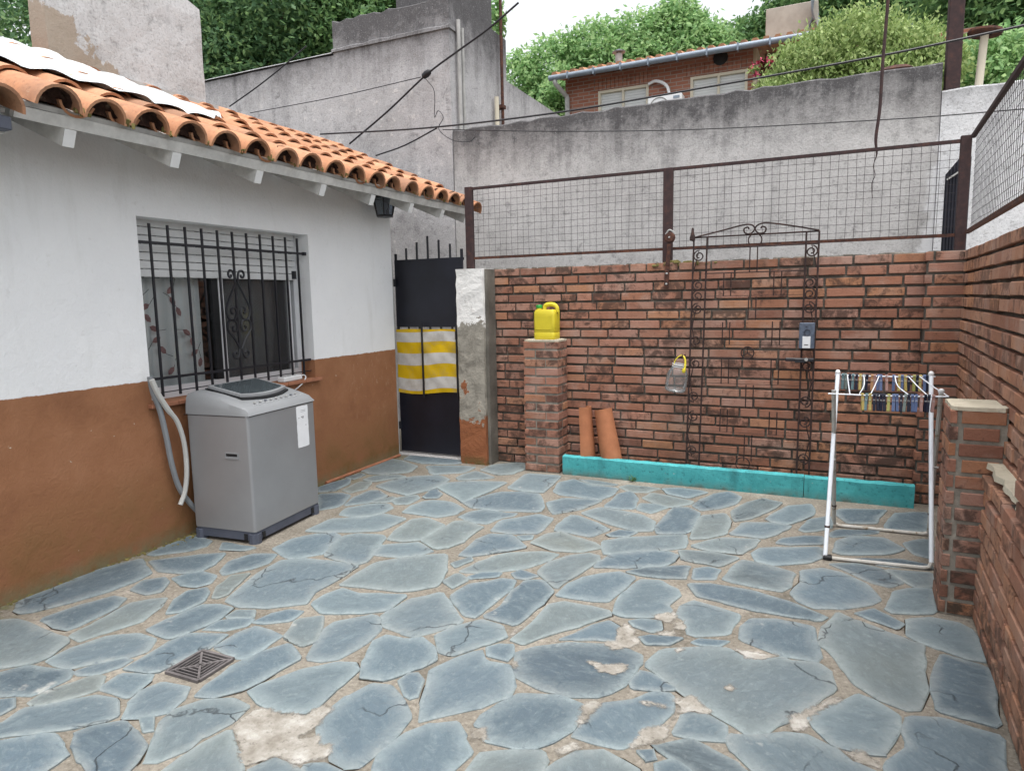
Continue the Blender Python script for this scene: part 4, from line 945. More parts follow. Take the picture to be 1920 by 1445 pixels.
for ci in range(17):
    y = 1.974 + ci * PITCH_Y
    for ri in range(6):
        place(T_COVER, 'tile', -.055 + ri * EXPO + rnd.uniform(-.012, .012), y + rnd.uniform(-.008, .008), .002 + rnd.uniform(-.004, .006), math.radians(2.2) + rnd.uniform(-.012, .012), roof, rnd.uniform(-.02, .02))
        if ri < 2: place(T_PAN, 'pan_tile', .005 + ri * EXPO + rnd.uniform(-.01, .01), y + PITCH_Y / 2, .064, math.radians(2.0), roof)
        else:
            mt = Matrix.Translation(RP(-.035 + ri * EXPO, y + PITCH_Y / 2, .064)) @ AX
            pans.add([tuple(mt @ v_.co) for v_ in T_PAN.vertices], [tuple(p.vertices) for p in T_PAN.polygons])
    # old mortar and nest stuffing at the eave, darkened to paint the hollow's shade
    vs = []; n = 9
    for s_, sc in ((-.012, .95), (.02, .80)):
        for q in range(n + 1):
            a = PI * q / n; R_ = .098 * sc * (1 + rnd.uniform(-.12, .05)); vs.append(RP(s_ + rnd.uniform(-.012, .012), y + R_ * math.cos(a), .012 + R_ * math.sin(a)))
    MB().add(vs, [(q, q + 1, n + 2 + q, n + 1 + q) for q in range(n)] + [tuple(n + 1 + q for q in range(n + 1))]).build('eave_mortar', MAT['tile_in'], roof)
    mb = MB()
    for q in range(9):
        p = Vector(RP(-.03 + rnd.uniform(-.02, .03), y + PITCH_Y / 2 + rnd.uniform(-.03, .03), .005 + rnd.uniform(0, .02)))
        mb.obox(Matrix.Translation(p) @ Euler((rnd.uniform(0, 3), rnd.uniform(0, 3), 0)).to_matrix().to_4x4(), rnd.uniform(.01, .03), rnd.uniform(.006, .016), rnd.uniform(.004, .012))
    mb.build('dry_moss', MAT['dry_moss'], roof)
tag(pans.build('covered_pan_tiles', MAT['tile'], roof, False, True), kind='stuff')
# verge column turned over the gable edge and the lower section at the near end
for ri in range(6): place(T_COVER, 'tile', -.05 + ri * EXPO, 5.925, -.03, math.radians(2), roof)
for j, y in enumerate((1.73, 1.50, 1.27, 1.04, .81)):
    for ri in range(3 if j else 6): place(T_COVER, 'tile', -.085 + ri * EXPO, y, -.045, math.radians(2.2), roof)
    place(T_PAN, 'pan_tile', -.06, y - PITCH_Y / 2, .03, math.radians(2), roof)
MB().box(-3.19, -3.13, -1.6, 1.79, 2.19, 2.245, .004).build('near_fascia', MAT['machine_dark'], roof)
MB().box(-3.63, -3.19, -1.6, 1.79, 2.185, 2.205).build('near_soffit', MAT['white_wood'], roof)
# reflective roof patch laid over the tiles
vs = []; fs = []; ns, ny_ = 22, 70
for i in range(ns + 1):
    for j in range(ny_ + 1):
        y = 1.62 + 2.0 * j / ny_; s0 = .50 - .10 * math.sin((y - 1.6) * 1.7) + .02 * math.sin(y * 23)
        if y > 3.1: s0 += (y - 3.1) ** 2 * 1.4
        s1 = 1.62 if y < 2.9 else 1.62 - (y - 2.9) * 1.05
        s_ = s0 + (max(s1, s0 + .02) - s0) * i / ns
        ph = ((y - 1.974) / PITCH_Y) % 1.0; ph = ph if ph < .5 else ph - 1
        hgt = .118 - .020 * min(1, (abs(ph) * 2) ** 2) + .010 * math.sin(s_ * 19 + y * 5) - .008 * ((s_ % EXPO) / EXPO)
        vs.append(RP(s_, y, hgt))
for i in range(ns):
    for j in range(ny_): a = i * (ny_ + 1) + j; fs.append((a, a + 1, a + ny_ + 2, a + ny_ + 1))
MB().add(vs, fs).build('roof_membrane', MAT['membrane'], roof, False, True)
# chimney slab on the roof
ch = thing('chimney', 'tall pale rendered chimney slab rising from the tiled roof', 'chimney', (-4.7, 3.55, 2.9))
mb = MB(); x0, x1, y0, y1, z0, z1 = -4.80, -4.63, 2.92, 4.14, 2.85, 3.83; nz, nyy = 8, 8; vs = []; fs = []
ring = [(x1, y0 + (y1 - y0) * i / 8) for i in range(9)] + [(x0, y1 - (y1 - y0) * i / 8) for i in range(9)]
for i in range(nz + 1):
    for q, (x, y) in enumerate(ring):
        cut = .05 if (i == nz and y > 4.05) else 0
        vs.append((x + rnd.uniform(-.004, .004), y + rnd.uniform(-.003, .003), z0 + (z1 - z0) * i / nz - cut))
R_ = len(ring); fs = [(i * R_ + q, i * R_ + (q + 1) % R_, (i + 1) * R_ + (q + 1) % R_, (i + 1) * R_ + q) for i in range(nz) for q in range(R_)] + [tuple(nz * R_ + q for q in range(R_))]
mb.add(vs, fs).build('render_face', MAT['chimney'], ch)
fl = MB().box(-4.62, -4.56, 2.88, 4.2, 3.015, 3.05); fl.build('flashing', MAT['pipe_grey'], ch)

# window with shutter, sashes, curtains
XW = -3.765
win = MB()
win.box(XW - .05, XW, wy0, wy1, 1.90, wz1).box(XW - .05, XW, wy0, wy0 + .035, wz0, 1.90).box(XW - .05, XW, wy1 - .035, wy1, wz0, 1.90).box(XW - .05, XW, wy0 + .035, wy1 - .035, wz0, .945)
win.box(XW - .03, XW + .005, 3.352, 3.392, .945, 1.90).box(XW - .03, XW + .003, 4.0, 4.035, .945, 1.90)
wob_ = win.build('window', MAT['aluminium'], hs_)
for i in range(7):
    z = 1.625 + i * .05
    MB().box(XW + .004, XW + .018, wy0 + .03, wy1 - .03, z, z + .046, .004).build('shutter_slat', MAT['shutter'], wob_)
mb = MB()
for i in range(7):
    z = 1.625 + i * .05 - .002
    for q in range(13): y = wy0 + .08 + q * .105; mb.box(XW + .006, XW + .0125, y, y + .03, z - .0035, z + .001)
mb.build('shutter_slots', MAT['rubber_and_gap_shade'], wob_)
for (a, b) in ((wy0 + .03, 3.352), (3.392, 4.0)): MB().box(XW - .022, XW - .018, a, b, .945, 1.66).build('pane', MAT['glass'], wob_)
MB().box(XW - .008, XW - .006, 3.392, 4.0, .945, 1.64).build('insect_screen', MAT['screen'], wob_)
MB().box(XW - .03, XW + .001, 3.30, 3.352, .945, 1.64).build('sash_stile', MAT['rubber_and_gap_shade'], wob_)
def curtain(y0, y1, nm, x):
    n = 60; vs = []
    for i in range(n + 1):
        y = y0 + (y1 - y0) * i / n; dx = .024 * math.sin(y * 38) + .014 * math.sin(y * 71 + 1)
        vs += [(x + dx, y, .90), (x + dx * .6, y, 1.9)]
    return MB().add(vs, [(2 * i, 2 * i + 2, 2 * i + 3, 2 * i + 1) for i in range(n)]).build(nm, MAT['curtain'], wob_, False, True)
k = NT('curtain_voile', .85, .15); k.col(k.ramp(k.noise(6, 3, .5), [(.3, (.66, .68, .68)), (.7, (.76, .77, .77))])); MAT['curtain'] = k.m
MAT['print'] = simple('leaf_print', (.30, .17, .17), .8, .2, 0, .4, 30); MAT['print2'] = simple('stem_print', (.07, .07, .07), .8, .2, 0, .3, 30)
curtain(2.70, 3.275, 'curtain', XW - .085); curtain(3.42, 4.03, 'curtain', XW - .10)
mb = MB(); mc = MB()
for q in range(15):
    y = 2.76 + (q * .137) % .46; z = 1.0 + (q * .239) % .58; a = rnd.uniform(0, 6.28); X = XW - .052
    pts = [(y + math.cos(a) * u - math.sin(a) * v_, z + math.sin(a) * u + math.cos(a) * v_) for u, v_ in ((-.035, 0), (-.012, .017), (.015, .016), (.034, 0), (.015, -.016), (-.012, -.017))]
    mb.add([(X, p[0], p[1]) for p in pts], [tuple(range(6))])
    mc.bar((X, y - math.cos(a) * .035, z - math.sin(a) * .035), (X, y - math.cos(a + .3) * .085, z - math.sin(a + .3) * .085), .003, .001, (1, 0, 0))
mb.build('leaf_print', MAT['print'], wob_); mc.build('stem_print', MAT['print2'], wob_)
# sill of clay tiles
for i in range(8):
    y = 2.66 + i * .187; MB().box(XW, WX + .035, y + .002, y + .185, .846, .871, .003).build('sill_tile', MAT['sill'], wob_)
# wrought-iron grille
XG = -3.668
gr = MB().bar((XG, wy0 - .0, 1.824), (XG, wy1 + .0, 1.824), .008, .016).build('window_grille', MAT['black_iron'], hs_)
MB().bar((XG, wy0, 1.012), (XG, wy1, 1.012), .008, .016).build('cross_rail', MAT['black_iron'], gr); MB().bar((XG, wy0, .925), (XG, wy1, .925), .006, .006).build('cross_rail', MAT['black_iron'], gr)
for i in range(11):
    y = 2.797 + i * .1235
    MB().box(XG - .006, XG + .006, y - .006, y + .006, .9, 1.935).build('bar', MAT['black_iron'], gr)
AXY, AXZ = (0, 1, 0), (0, 0, 1); yc = 3.415
for sg in (-1, 1):
    X = XG + .012; ay = (0, sg, 0)
    def P_(u, z): return (X, yc + sg * u, z)
    top = [P_(.012, 1.60), P_(.016, 1.64), P_(.03, 1.672), P_(.055, 1.675), P_(.068, 1.652), P_(.058, 1.632), P_(.043, 1.636), P_(.042, 1.65)]
    MB().tube(curve(top, 4), .008, 5).build('scroll', MAT['black_iron'], gr)
    up = [P_(.006, 1.60), P_(.05, 1.52), P_(.095, 1.44), P_(.10, 1.39), P_(.075, 1.345), P_(.035, 1.352), P_(.018, 1.39), P_(.03, 1.425), P_(.058, 1.42), P_(.06, 1.395), P_(.045, 1.39)]
    MB().tube(curve(up, 4), .008, 5).build('scroll', MAT['black_iron'], gr)
    lo = [P_(.006, 1.145), P_(.05, 1.22), P_(.095, 1.27), P_(.10, 1.315), P_(.075, 1.345), P_(.03, 1.335), P_(.018, 1.30), P_(.03, 1.268), P_(.055, 1.273), P_(.058, 1.295), P_(.043, 1.30)]
    MB().tube(curve(lo, 4), .008, 5).build('scroll', MAT['black_iron'], gr)
    bt = [P_(.008, 1.15), P_(.016, 1.11), P_(.035, 1.085), P_(.06, 1.092), P_(.066, 1.118), P_(.048, 1.128), P_(.038, 1.115)]
    MB().tube(curve(bt, 4), .008, 5).build('scroll', MAT['black_iron'], gr)
MB().box(XG - .008, XG + .014, 4.085, wy1 + .0, 1.812, 1.836).build('wall_fixing', MAT['black_iron'], gr); MB().box(XG - .008, XG + .02, 3.965, 3.985, 1.63, 1.69).build('latch', MAT['black_iron'], gr)
# wall lantern under the eave
ln = thing('wall_lantern', 'black six-sided wall lantern with grey glass under the eave', 'lantern', (-3.5, 4.9, 2.2))
def hexring(r, z, n=6, a=0.0, c=(-3.47, 4.90)): return [(c[0] + r * math.cos(2 * PI * q / n + a), c[1] + r * math.sin(2 * PI * q / n + a), z) for q in range(n)]
top, bot = hexring(.105, 2.325), hexring(.072, 2.175)
mb = MB()
for q in range(6): mb.tube([top[q], bot[q]], .006, 4); mb.tube([top[q], top[(q + 1) % 6]], .008, 4); mb.tube([bot[q], bot[(q + 1) % 6]], .007, 4)
mb.build('cage', MAT['black_iron'], ln)
MB().add(hexring(.118, 2.327) + hexring(.055, 2.375) + hexring(.02, 2.385), [(q, (q + 1) % 6, 6 + (q + 1) % 6, 6 + q) for q in range(6)] + [(6 + q, 6 + (q + 1) % 6, 12 + (q + 1) % 6, 12 + q) for q in range(6)] + [tuple(range(12, 18)), tuple(range(6))[::-1]]).build('lid', MAT['black_iron'], ln)
MB().add(hexring(.074, 2.172) + hexring(.074, 2.165), [tuple(range(6)), tuple(range(6, 12))[::-1]] + [(q, (q + 1) % 6, 6 + (q + 1) % 6, 6 + q) for q in range(6)]).build('base_plate', MAT['black_iron'], ln)
for q in range(6):
    a, b, c, d = (Vector(p) for p in (top[q], top[(q + 1) % 6], bot[(q + 1) % 6], bot[q]))
    MB().add([a, b, c, d], [(0, 1, 2, 3)]).build('glass_pane', MAT['lamp_glass'], ln)
MB().lathe([(.012, 2.18), (.014, 2.22), (.028, 2.25), (.028, 2.28), (.01, 2.30)], 10, Matrix.Translation((-3.47, 4.90, 0))).build('bulb', MAT['white_plastic'], ln)
MB().tube(curve([(-3.635, 4.9, 2.36), (-3.58, 4.9, 2.40), (-3.50, 4.9, 2.40), (-3.47, 4.9, 2.385)], 4), .008, 6).build('bracket', MAT['black_iron'], ln)
# ------------------------------------------------------------ gate
gt = thing('gate', 'narrow black iron gate with two sheet panels and spiked bars between house and pillar', 'gate', (-3.3, 5.3, 0))
GY = 5.30
MB().box(-3.675, -2.955, GY + .008, GY + .012, 1.215, 1.828).build('sheet_panel', MAT['gate_black'], gt)
MB().box(-3.675, -2.955, GY + .008, GY + .012, .03, .605).build('sheet_panel', MAT['gate_black'], gt)
for i, top in enumerate((1.885, 1.93, 1.98, 2.03, 1.99, 1.95, 1.90)):
    x = -3.665 + i * .1165; w_ = .011 if i in (0, 6) else .007
    MB().box(x - w_, x + w_, GY + .013, GY + .029, .03 if i in (0, 6) else 1.0, top).build('bar', MAT['black_iron'], gt)
for x in (-3.375, -3.012): MB().box(x - .007, x + .007, GY - .040, GY - .026, .56, 1.25).build('front_bar', MAT['black_iron'], gt)
for z in (1.815, 1.222, .598, .045): MB().box(-3.676, -2.954, GY + .0295, GY + .045, z - .012, z + .012).build('rail', MAT['black_iron'], gt)
mb = MB()
for z in (1.62, .28): mb.lathe([(.014, z - .035), (.016, z - .03), (.016, z + .03), (.014, z + .035)], 8, Matrix.Translation((-3.672, GY - .01, 0)))
mb.build('hinge', MAT['black_iron'], gt)
MB().box(-3.04, -2.985, GY - .014, GY + .006, 1.10, 1.175, .004).build('lock_case', MAT['rust'], gt)
MB().box(-3.70, -2.945, 5.24, 5.40, -.004, .014, .004).build('threshold', MAT['grey_wall'], gt)
MB().tube([(-3.642, 5.215, 0.02), (-3.642, 5.215, 1.85)], .009, 6).build('hinge_post', MAT['pipe_grey'], gt)
# striped cloth on the gate
k = NT('striped_cloth', .9, .15); X, Y_, Z = k.xyz(); f = k.n('ShaderNodeAttribute', attribute_name='stripe').outputs['Fac']
st_ = k.ramp(f, [(0, 1.0), (.055, 0.0), (.235, 1.0), (.445, 0.0), (.62, 1.0), (.80, 0.0), (.955, 1.0)], 'CONSTANT')
c = k.mix(st_, (.60, .58, .55), (.66, .43, .012)); c = k.mix(k.mapr(k.noise(7, 6, .7), .48, .72, 0, .5), c, (.34, .29, .20)); k.bump(k.noise(25, 5, .7, None, 1.0), .35, .006); k.col(c); MAT['cloth'] = k.m
n, m_ = 40, 34; vs = []; at_ = []
for i in range(n + 1):
    for j in range(m_ + 1):
        u, v_ = i / n, j / m_
        sag = .022 * math.sin(u * PI) * (1 - v_) - .02 * abs(math.sin(u * PI * 2)) * v_ * .6 + .018 * math.sin(u * 5 + 1) * (1 - v_)
        wr = .004 * math.sin(u * 5 + v_ * 4) + .0035 * math.sin(u * 13 - v_ * 9 + 2 * math.sin(v_ * 4)) + .002 * math.sin(v_ * 17 + u * 12) + .0016 * math.sin(u * 31 + v_ * 23)
        vs.append((-3.672 + .715 * u, GY - .0005 + wr - .004, .615 + .575 * v_ - sag * (.3 if v_ > .5 else 1) - .01 * u * 0)); at_.append(v_ + .012 * math.sin(u * 7))
mb = MB().add(vs, [(i * (m_ + 1) + j, (i + 1) * (m_ + 1) + j, (i + 1) * (m_ + 1) + j + 1, i * (m_ + 1) + j + 1) for i in range(n) for j in range(m_)])
cl = mb.build('striped_cloth', MAT['cloth'], None, False, True); cl.data.attributes.new('stripe', 'FLOAT', 'POINT').data.foreach_set('value', at_)
cl.location.y = -.004
tag(cl, 'yellow and white striped cloth tied across the middle of the black gate', 'cloth')

# ------------------------------------------------------------ mesh fences on the walls
def wires(mb, p0, p1, z0, z1, du, dz, r=.0014):
    p0 = Vector(p0); p1 = Vector(p1); L = (p1 - p0).length; d = (p1 - p0) / L; n = int(L / du)
    for i in range(1, n):
        a = p0 + d * (i * L / n); j = rnd.uniform(-.006, .006)
        mb.tube([(a.x, a.y, z0), (a.x + j * d.x, a.y + rnd.uniform(-.006, .006), (z0 + z1) / 2), (a.x, a.y, z1)], r, 4, False)
    q = int((z1 - z0) / dz)
    for i in range(1, q):
        z = z0 + (z1 - z0) * i / q
        mb.tube([(p0 + d * (L * t / 8)) + Vector((0, rnd.uniform(-.004, .004), z + rnd.uniform(-.005, .005))) for t in range(9)], r, 4, False)
fe = thing('mesh_fence', 'rusty framed wire mesh fence standing on top of the back brick wall', 'fence', (-1.1, 5.42, 1.72))
FY = 5.42
for (x, w_, z0, z1) in ((-2.93, .072, 1.715, 2.44), (-1.168, .074, 1.695, 2.435), (.772, .062, 1.715, 2.455)):
    MB().box(x - w_ / 2, x + w_ / 2, FY - .02, FY + .02, z0, z1, .003).build('post', MAT['post'], fe)
for (a, b) in ((-2.893, -1.206), (-1.130, .740)):
    MB().box(a, b, FY - .012, FY + .012, 2.412, 2.434).build('rail', MAT['post'], fe); MB().box(a, b, FY - .010, FY + .010, 1.808, 1.830).build('rail', MAT['rust'], fe)
    mb = MB(); wires(mb, (a, FY - .014, 0), (b, FY - .014, 0), 1.82, 2.42, .0535, .0505); tag(mb.build('wire_mesh', MAT['wire'], fe), kind='stuff')
f2 = thing('mesh_fence', 'rusty framed wire mesh fence running along the top of the right brick wall', 'fence', (.8, 4.0, 1.72))
pA, pB = Vector((.805, 5.39, 0)), Vector((.665, 2.2, 0)); dd = (pB - pA).normalized()
for z, mt in ((2.44, 'post'), (1.833, 'rust')): MB().bar(pA + Vector((0, 0, z)), pB + Vector((0, 0, z)), .024, .022).build('rail', MAT[mt], f2)
for t in (2.35, 3.15):
    p = pA + dd * t; MB().box(p.x - .02, p.x + .02, p.y - .025, p.y + .025, 1.71, 2.45).build('post', MAT['post'], f2)
mb = MB(); wires(mb, pA + Vector((.014, 0, 0)), pB + Vector((.014, 0, 0)), 1.833, 2.44, .052, .0505); tag(mb.build('wire_mesh', MAT['wire'], f2), kind='stuff')

# rusty chain bracket on the middle post
rb = thing('rusty_bracket', 'rusty iron hinge strap with a round knuckle fixed at the middle fence post', 'bracket', (-1.15, 5.33, 1.55))
MB().bar((-1.160, 5.338, 1.515), (-1.152, 5.338, 1.70), .034, .008, (0, 1, 0)).build('strap', MAT['rust'], rb)
MB().bar((-1.150, 5.336, 1.69), (-1.138, 5.335, 1.85), .03, .012, (0, 1, 0)).build('strap', MAT['rust'], rb)
rot = Matrix.Translation((-1.136, 5.345, 1.90)) @ Matrix.Rotation(PI / 2, 4, 'X')
MB().lathe([(.0, -.012), (.036, -.012), (.042, -.004), (.042, .014), (.034, .02), (.0, .02)], 12, rot, False).build('knuckle', MAT['rust'], rb)
for (x, z) in ((-1.1565, 1.545), (-1.154, 1.625), (-1.137, 1.90)):
    MB().lathe([(.008, -.004), (.008, .006), (.004, .009)], 8, Matrix.Translation((x, 5.325, z)) @ Matrix.Rotation(PI / 2, 4, 'X')).build('bolt', MAT['pipe_grey'], rb)
MB().tube(curve([(-1.165, 5.335, 1.925), (-1.14, 5.33, 1.955), (-1.115, 5.335, 1.945), (-1.10, 5.34, 1.925)], 4), .007, 6).build('wire_loop', MAT['pipe_grey'], rb)

# ------------------------------------------------------------ neighbour's walls behind
def slab(name, mat, x0, x1, y0, y1, z0, z1, parent, jz=.012, seg=24, wavy=True):
    vs = []; n = seg
    for i in range(n + 1):
        x = x0 + (x1 - x0) * i / n; j = rnd.uniform(-jz, jz) if wavy else 0
        vs += [(x, y0, z0), (x, y0, z1 - .015 + j), (x, y0 + .02, z1 + j), (x, y1, z1 + j), (x, y1, z0)]
    fs = [(5 * i + k_, 5 * i + 5 + k_, 5 * i + 6 + k_, 5 * i + 1 + k_) for i in range(n) for k_ in range(4)] + [tuple(range(5)), tuple(5 * n + q for q in range(5))]
    return MB().add(vs, fs).build(name, mat, parent)
o = thing('boundary_wall', 'long grey mould-streaked rendered boundary wall behind the mesh fence', 'wall', (-1.5, 6.65, 0)); slab('rendered_wall', MAT['grey_wall'], -3.74, .752, 6.60, 6.80, 0, 3.265, o, .012, 40)
o = thing('boundary_wall', 'pale rendered lower wall at the right end behind the corner post', 'wall', (2.2, 6.7, 0)); slab('rendered_wall', MAT['white_stucco'], .756, 5.2, 6.59, 6.80, 0, 3.045, o)
tb = thing('neighbour_building', 'tall grey flaking rendered building with raised parapet above the tiled roof', 'building', (-5.6, 7.5, 0))
slab('front_wall', MAT['grey_block'], -5.285, -3.75, 6.585, 6.80, 0, 4.635, tb, .02, 16)
slab('low_front_wall', MAT['grey_block'], -10.5, -5.29, 6.59, 6.80, 0, 4.29, tb, .006, 20)
slab('coping', MAT['white_stucco'], -10.5, -5.29, 6.57, 6.82, 4.292, 4.31, tb, .002, 20)
MB().box(-3.95, -3.752, 6.802, 8.0, 0, 4.63).build('side_wall', MAT['grey_block'], tb)
MB().box(-3.95, -3.754, 8.002, 10.2, 0, 4.15).build('low_side_wall', MAT['grey_block'], tb)
slab('parapet_band', MAT['grey_block'], -5.30, -3.735, 6.565, 6.82, 4.30, 4.345, tb, .01, 14)
MB().box(-4.75, -3.96, 7.1, 8.05, 4.4, 5.7, .01).build('water_tank_housing', MAT['grey_block'], tb)
MB().box(-10.5, -3.96, 6.81, 10.2, 4.0, 4.2).build('flat_roof', MAT['grey_block'], tb)
for i, (y, z0, z1, x, r) in enumerate(((6.72, 3.05, 4.42, -3.71, .022), (6.80, 3.05, 4.36, -3.705, .017))):
    o = MB().tube([(x, y, z0), (x, y, z1)], r, 8).build('conduit', MAT['pipe_grey'], tb, False, True)
o = thing('antenna_pole', 'thin rusty antenna pole clamped to the side of the grey building', 'pole', (-3.69, 7.8, 3))
MB().tube([(-3.69, 7.75, 2.9), (-3.69, 7.73, 5.6)], .02, 8).build('pole', MAT['rust'], o); MB().box(-3.752, -3.665, 7.70, 7.79, 3.75, 3.79).build('clamp', MAT['rust'], o)
MB().tube([(-3.70, 7.62, 2.9), (-3.70, 7.60, 3.85)], .028, 8).build('sleeve', MAT['cream'], o)
# dark sheet, posts and vents above the boundary wall
MAT['dark_sheet'] = simple('dark_sheet_metal', (.022, .023, .032), .55, .4, .2, .4, 6)
o = thing('corrugated_sheet', 'dark corrugated metal sheet standing behind the corner fence post', 'sheet', (.9, 6.3, 1.6))
vs = []; n = 24
for i in range(n + 1):
    x = .775 + .165 * i / n; y = 6.30 + .006 * math.sin(i * 2.1); vs += [(x, y, 0), (x, y, 2.34 + .12 * min(1, (x - .775) / .09))]
MB().add(vs, [(2 * i, 2 * i + 2, 2 * i + 3, 2 * i + 1) for i in range(n)]).build('sheet', MAT['dark_sheet'], o)
MB().bar((.785, 6.285, 2.30), (.93, 6.285, 2.40), .006, .012).build('brace', MAT['pipe_grey'], o)
o = thing('steel_post', 'thick brown square steel post rising above the boundary wall', 'post', (.84, 6.75, 3)); MB().box(.782, .888, 6.68, 6.79, 2.9, 5.2, .006).build('square_tube', MAT['post'], o); MB().box(.765, .905, 6.665, 6.80, 3.05, 3.06).build('foot_plate', MAT['post'], o)
o = thing('vent_pipe', 'leaning white vent pipe with a rusty round cap behind the brown post', 'pipe', (1.02, 6.7, 3))
MB().tube([(1.012, 6.72, 2.95), (1.035, 6.72, 3.45)], .029, 12).build('pipe', MAT['cream'], o, False, True)
MB().lathe([(.05, -.012), (.112, -.016), (.122, .0), (.118, .018), (.075, .03), (.05, .028)], 18, Matrix.Translation((1.037, 6.72, 3.468)) @ Matrix.Rotation(.12, 4, 'Y'), False).build('cap', MAT['rust'], o, False, True)
o = thing('vent_cowl', 'half hidden rusty round vent cap just above the grey wall top', 'vent', (.44, 6.9, 3.2))
MB().lathe([(.02, .03), (.09, .02), (.135, -.005), (.13, -.03), (.06, -.03)], 18, Matrix.Translation((.44, 6.9, 3.34)) @ Matrix.Rotation(.15, 4, 'X')).build('cap', MAT['rust'], o, False, True); MB().tube([(.44, 6.9, 3.0), (.44, 6.9, 3.32)], .045, 10).build('neck', MAT['post'], o)

# ------------------------------------------------------------ brick house beyond
HY = 14.0
MAT['far_render'] = simple('far_chimney_render', (.36, .33, .29), .95, .1, 0, .3, 3)
k = NT('distant_brick', .9, .15); bt = k.n('ShaderNodeTexBrick'); X, Y_, Z = k.xyz(); cb = k.n('ShaderNodeCombineXYZ'); k.l(X, cb.inputs[0]); k.l(Z, cb.inputs[1]); k.l(cb.outputs[0], bt.inputs['Vector'])
bt.inputs['Scale'].default_value = 1; bt.inputs['Brick Width'].default_value = .24; bt.inputs['Row Height'].default_value = .072; bt.inputs['Mortar Size'].default_value = .009
bt.inputs['Color1'].default_value = (.25, .095, .062, 1); bt.inputs['Color2'].default_value = (.33, .14, .09, 1); bt.inputs['Mortar'].default_value = (.30, .25, .22, 1)
c = k.mix(k.mapr(k.noise(1.2, 4, .6), .4, .7, 0, .4), bt.outputs[0], (.36, .20, .15)); k.col(c); MAT['far_brick'] = k.m
bh = thing('brick_house', 'red brick house with low tiled roof and pale blinds seen over the boundary wall', 'house', (-2.5, 15, 0))
wins = ((-4.48, -3.43), (-2.61, -1.55))
mb = MB(); xs = [-5.2] + [v_ for ab in wins for v_ in ab] + [-1.47]
for i in range(0, 6, 2): mb.box(xs[i], xs[i + 1], HY, HY + .25, 0, 5.66)
mb.box(-5.2, -1.47, HY, HY + .25, 5.66, 6.0)
for a, b in wins: mb.box(a, b, HY, HY + .25, 0, 4.5)
mb.box(-5.2, -4.95, HY + .25, 19, 0, 6.2).box(-1.47, 2.2, HY + .9, HY + 1.1, 0, 6.05)
mb.build('wall', MAT['far_brick'], bh)
for a, b in wins:
    f = MB().box(a, a + .05, HY - .01, HY + .1, 4.5, 5.66).box(b - .05, b, HY - .01, HY + .1, 4.5, 5.66).box(a + .05, b - .05, HY - .01, HY + .1, 5.61, 5.66).box((a + b) / 2 - .02, (a + b) / 2 + .02, HY - .005, HY + .08, 4.5, 5.61).build('window', MAT['cream'], bh)
    for h in (0, 1):
        x0, x1 = (a + .05, (a + b) / 2 - .02) if h == 0 else ((a + b) / 2 + .02, b - .05)
        for q in range(10): MB().box(x0, x1, HY + .05, HY + .07, 5.08 + q * .053, 5.128 + q * .053).build('slat', MAT['blind'], f)
        MB().box(x0, x1, HY + .055, HY + .065, 4.5, 5.07).build('pane', MAT['blind'], f)
for a, b in wins:
    for q in range(int((b - a + .3) / .085)): MB().box(a - .15 + q * .085, a - .15 + q * .085 + .072, HY - .012, HY + .01, 5.67, 5.90).build('brick', MAT['far_brick'], bh)
rf = MB().add([(-5.35, HY - .35, 5.98), (-.35, HY - .35, 5.98), (-.35, HY + 3.4, 6.84), (-5.35, HY + 3.4, 6.84), (-5.35, HY - .35, 5.94), (-.35, HY - .35, 5.94), (-.35, HY + 3.4, 6.80), (-5.35, HY + 3.4, 6.80)], [(0, 1, 2, 3), (7, 6, 5, 4), (0, 4, 5, 1), (1, 5, 6, 2), (2, 6, 7, 3), (3, 7, 4, 0)]).build('roof', MAT['tile'], bh)
mb = MB()
for i in range(26):
    x = -5.3 + i * .195
    mb.tube([(x, HY - .38, 5.995), (x, HY + 3.4, 6.85)], .075, 6)
tag(mb.build('tile_columns', MAT['tile'], rf), kind='stuff')
MB().tube([(-5.4, HY - .42, 5.935), (-.35, HY - .42, 5.945)], .055, 10).build('gutter', MAT['gutter'], bh, False, True)
for i in range(9): MB().box(-5.0 + i * .55, -4.97 + i * .55, HY - .485, HY - .37, 5.87, 6.0).build('gutter_bracket', MAT['gutter'], bh)
MB().tube(curve([(-5.27, HY - .4, 5.9), (-5.27, HY - .38, 5.82), (-5.16, HY - .1, 5.65), (-5.13, HY - .08, 5.5), (-5.13, HY - .08, 4.4)], 4), .05, 8).build('downpipe', MAT['pipe_grey'], bh, False, True)
MB().box(-1.40, -.42, 15.6, 16.6, 6.2, 7.25, .01).build('chimney', MAT['far_render'], bh)
MB().box(-5.5, -3.6, 16.2, 16.5, 6.0, 6.75).build('rear_parapet', MAT['white_stucco'], bh)
mb = MB().tube([(-4.13, HY + .3, 6.0), (-4.13, HY + .3, 6.43)], .075, 12); mb.build('flue', MAT['pipe_grey'], rf, False, True)
MB().lathe([(.13, 0), (.14, .02), (.02, .07)], 12, Matrix.Translation((-4.13, HY + .3, 6.45))).build('flue_cap', MAT['gutter'], rf)
MB().lathe([(.0, -.02), (.12, -.02), (.14, 0), (.0, .03)], 12, Matrix.Translation((-2.05, HY - .02, 5.93)) @ Matrix.Rotation(PI / 2, 4, 'X'), False).build('round_lamp', MAT['rubber_and_gap_shade'], bh)
lat = MB()
for i in range(15): lat.box(-1.44 + i * .075, -1.425 + i * .075, HY + .62, HY + .635, 4.8, 6.0)
for i in range(16): lat.box(-1.45, -.35, HY + .60, HY + .615, 4.82 + i * .075, 4.835 + i * .075)
lat.build('timber_lattice', MAT['rust'], bh)
MB().box(-1.47, -1.40, HY + .1, HY + .6, 0, 6.05).build('corner_post', MAT['cream'], bh)
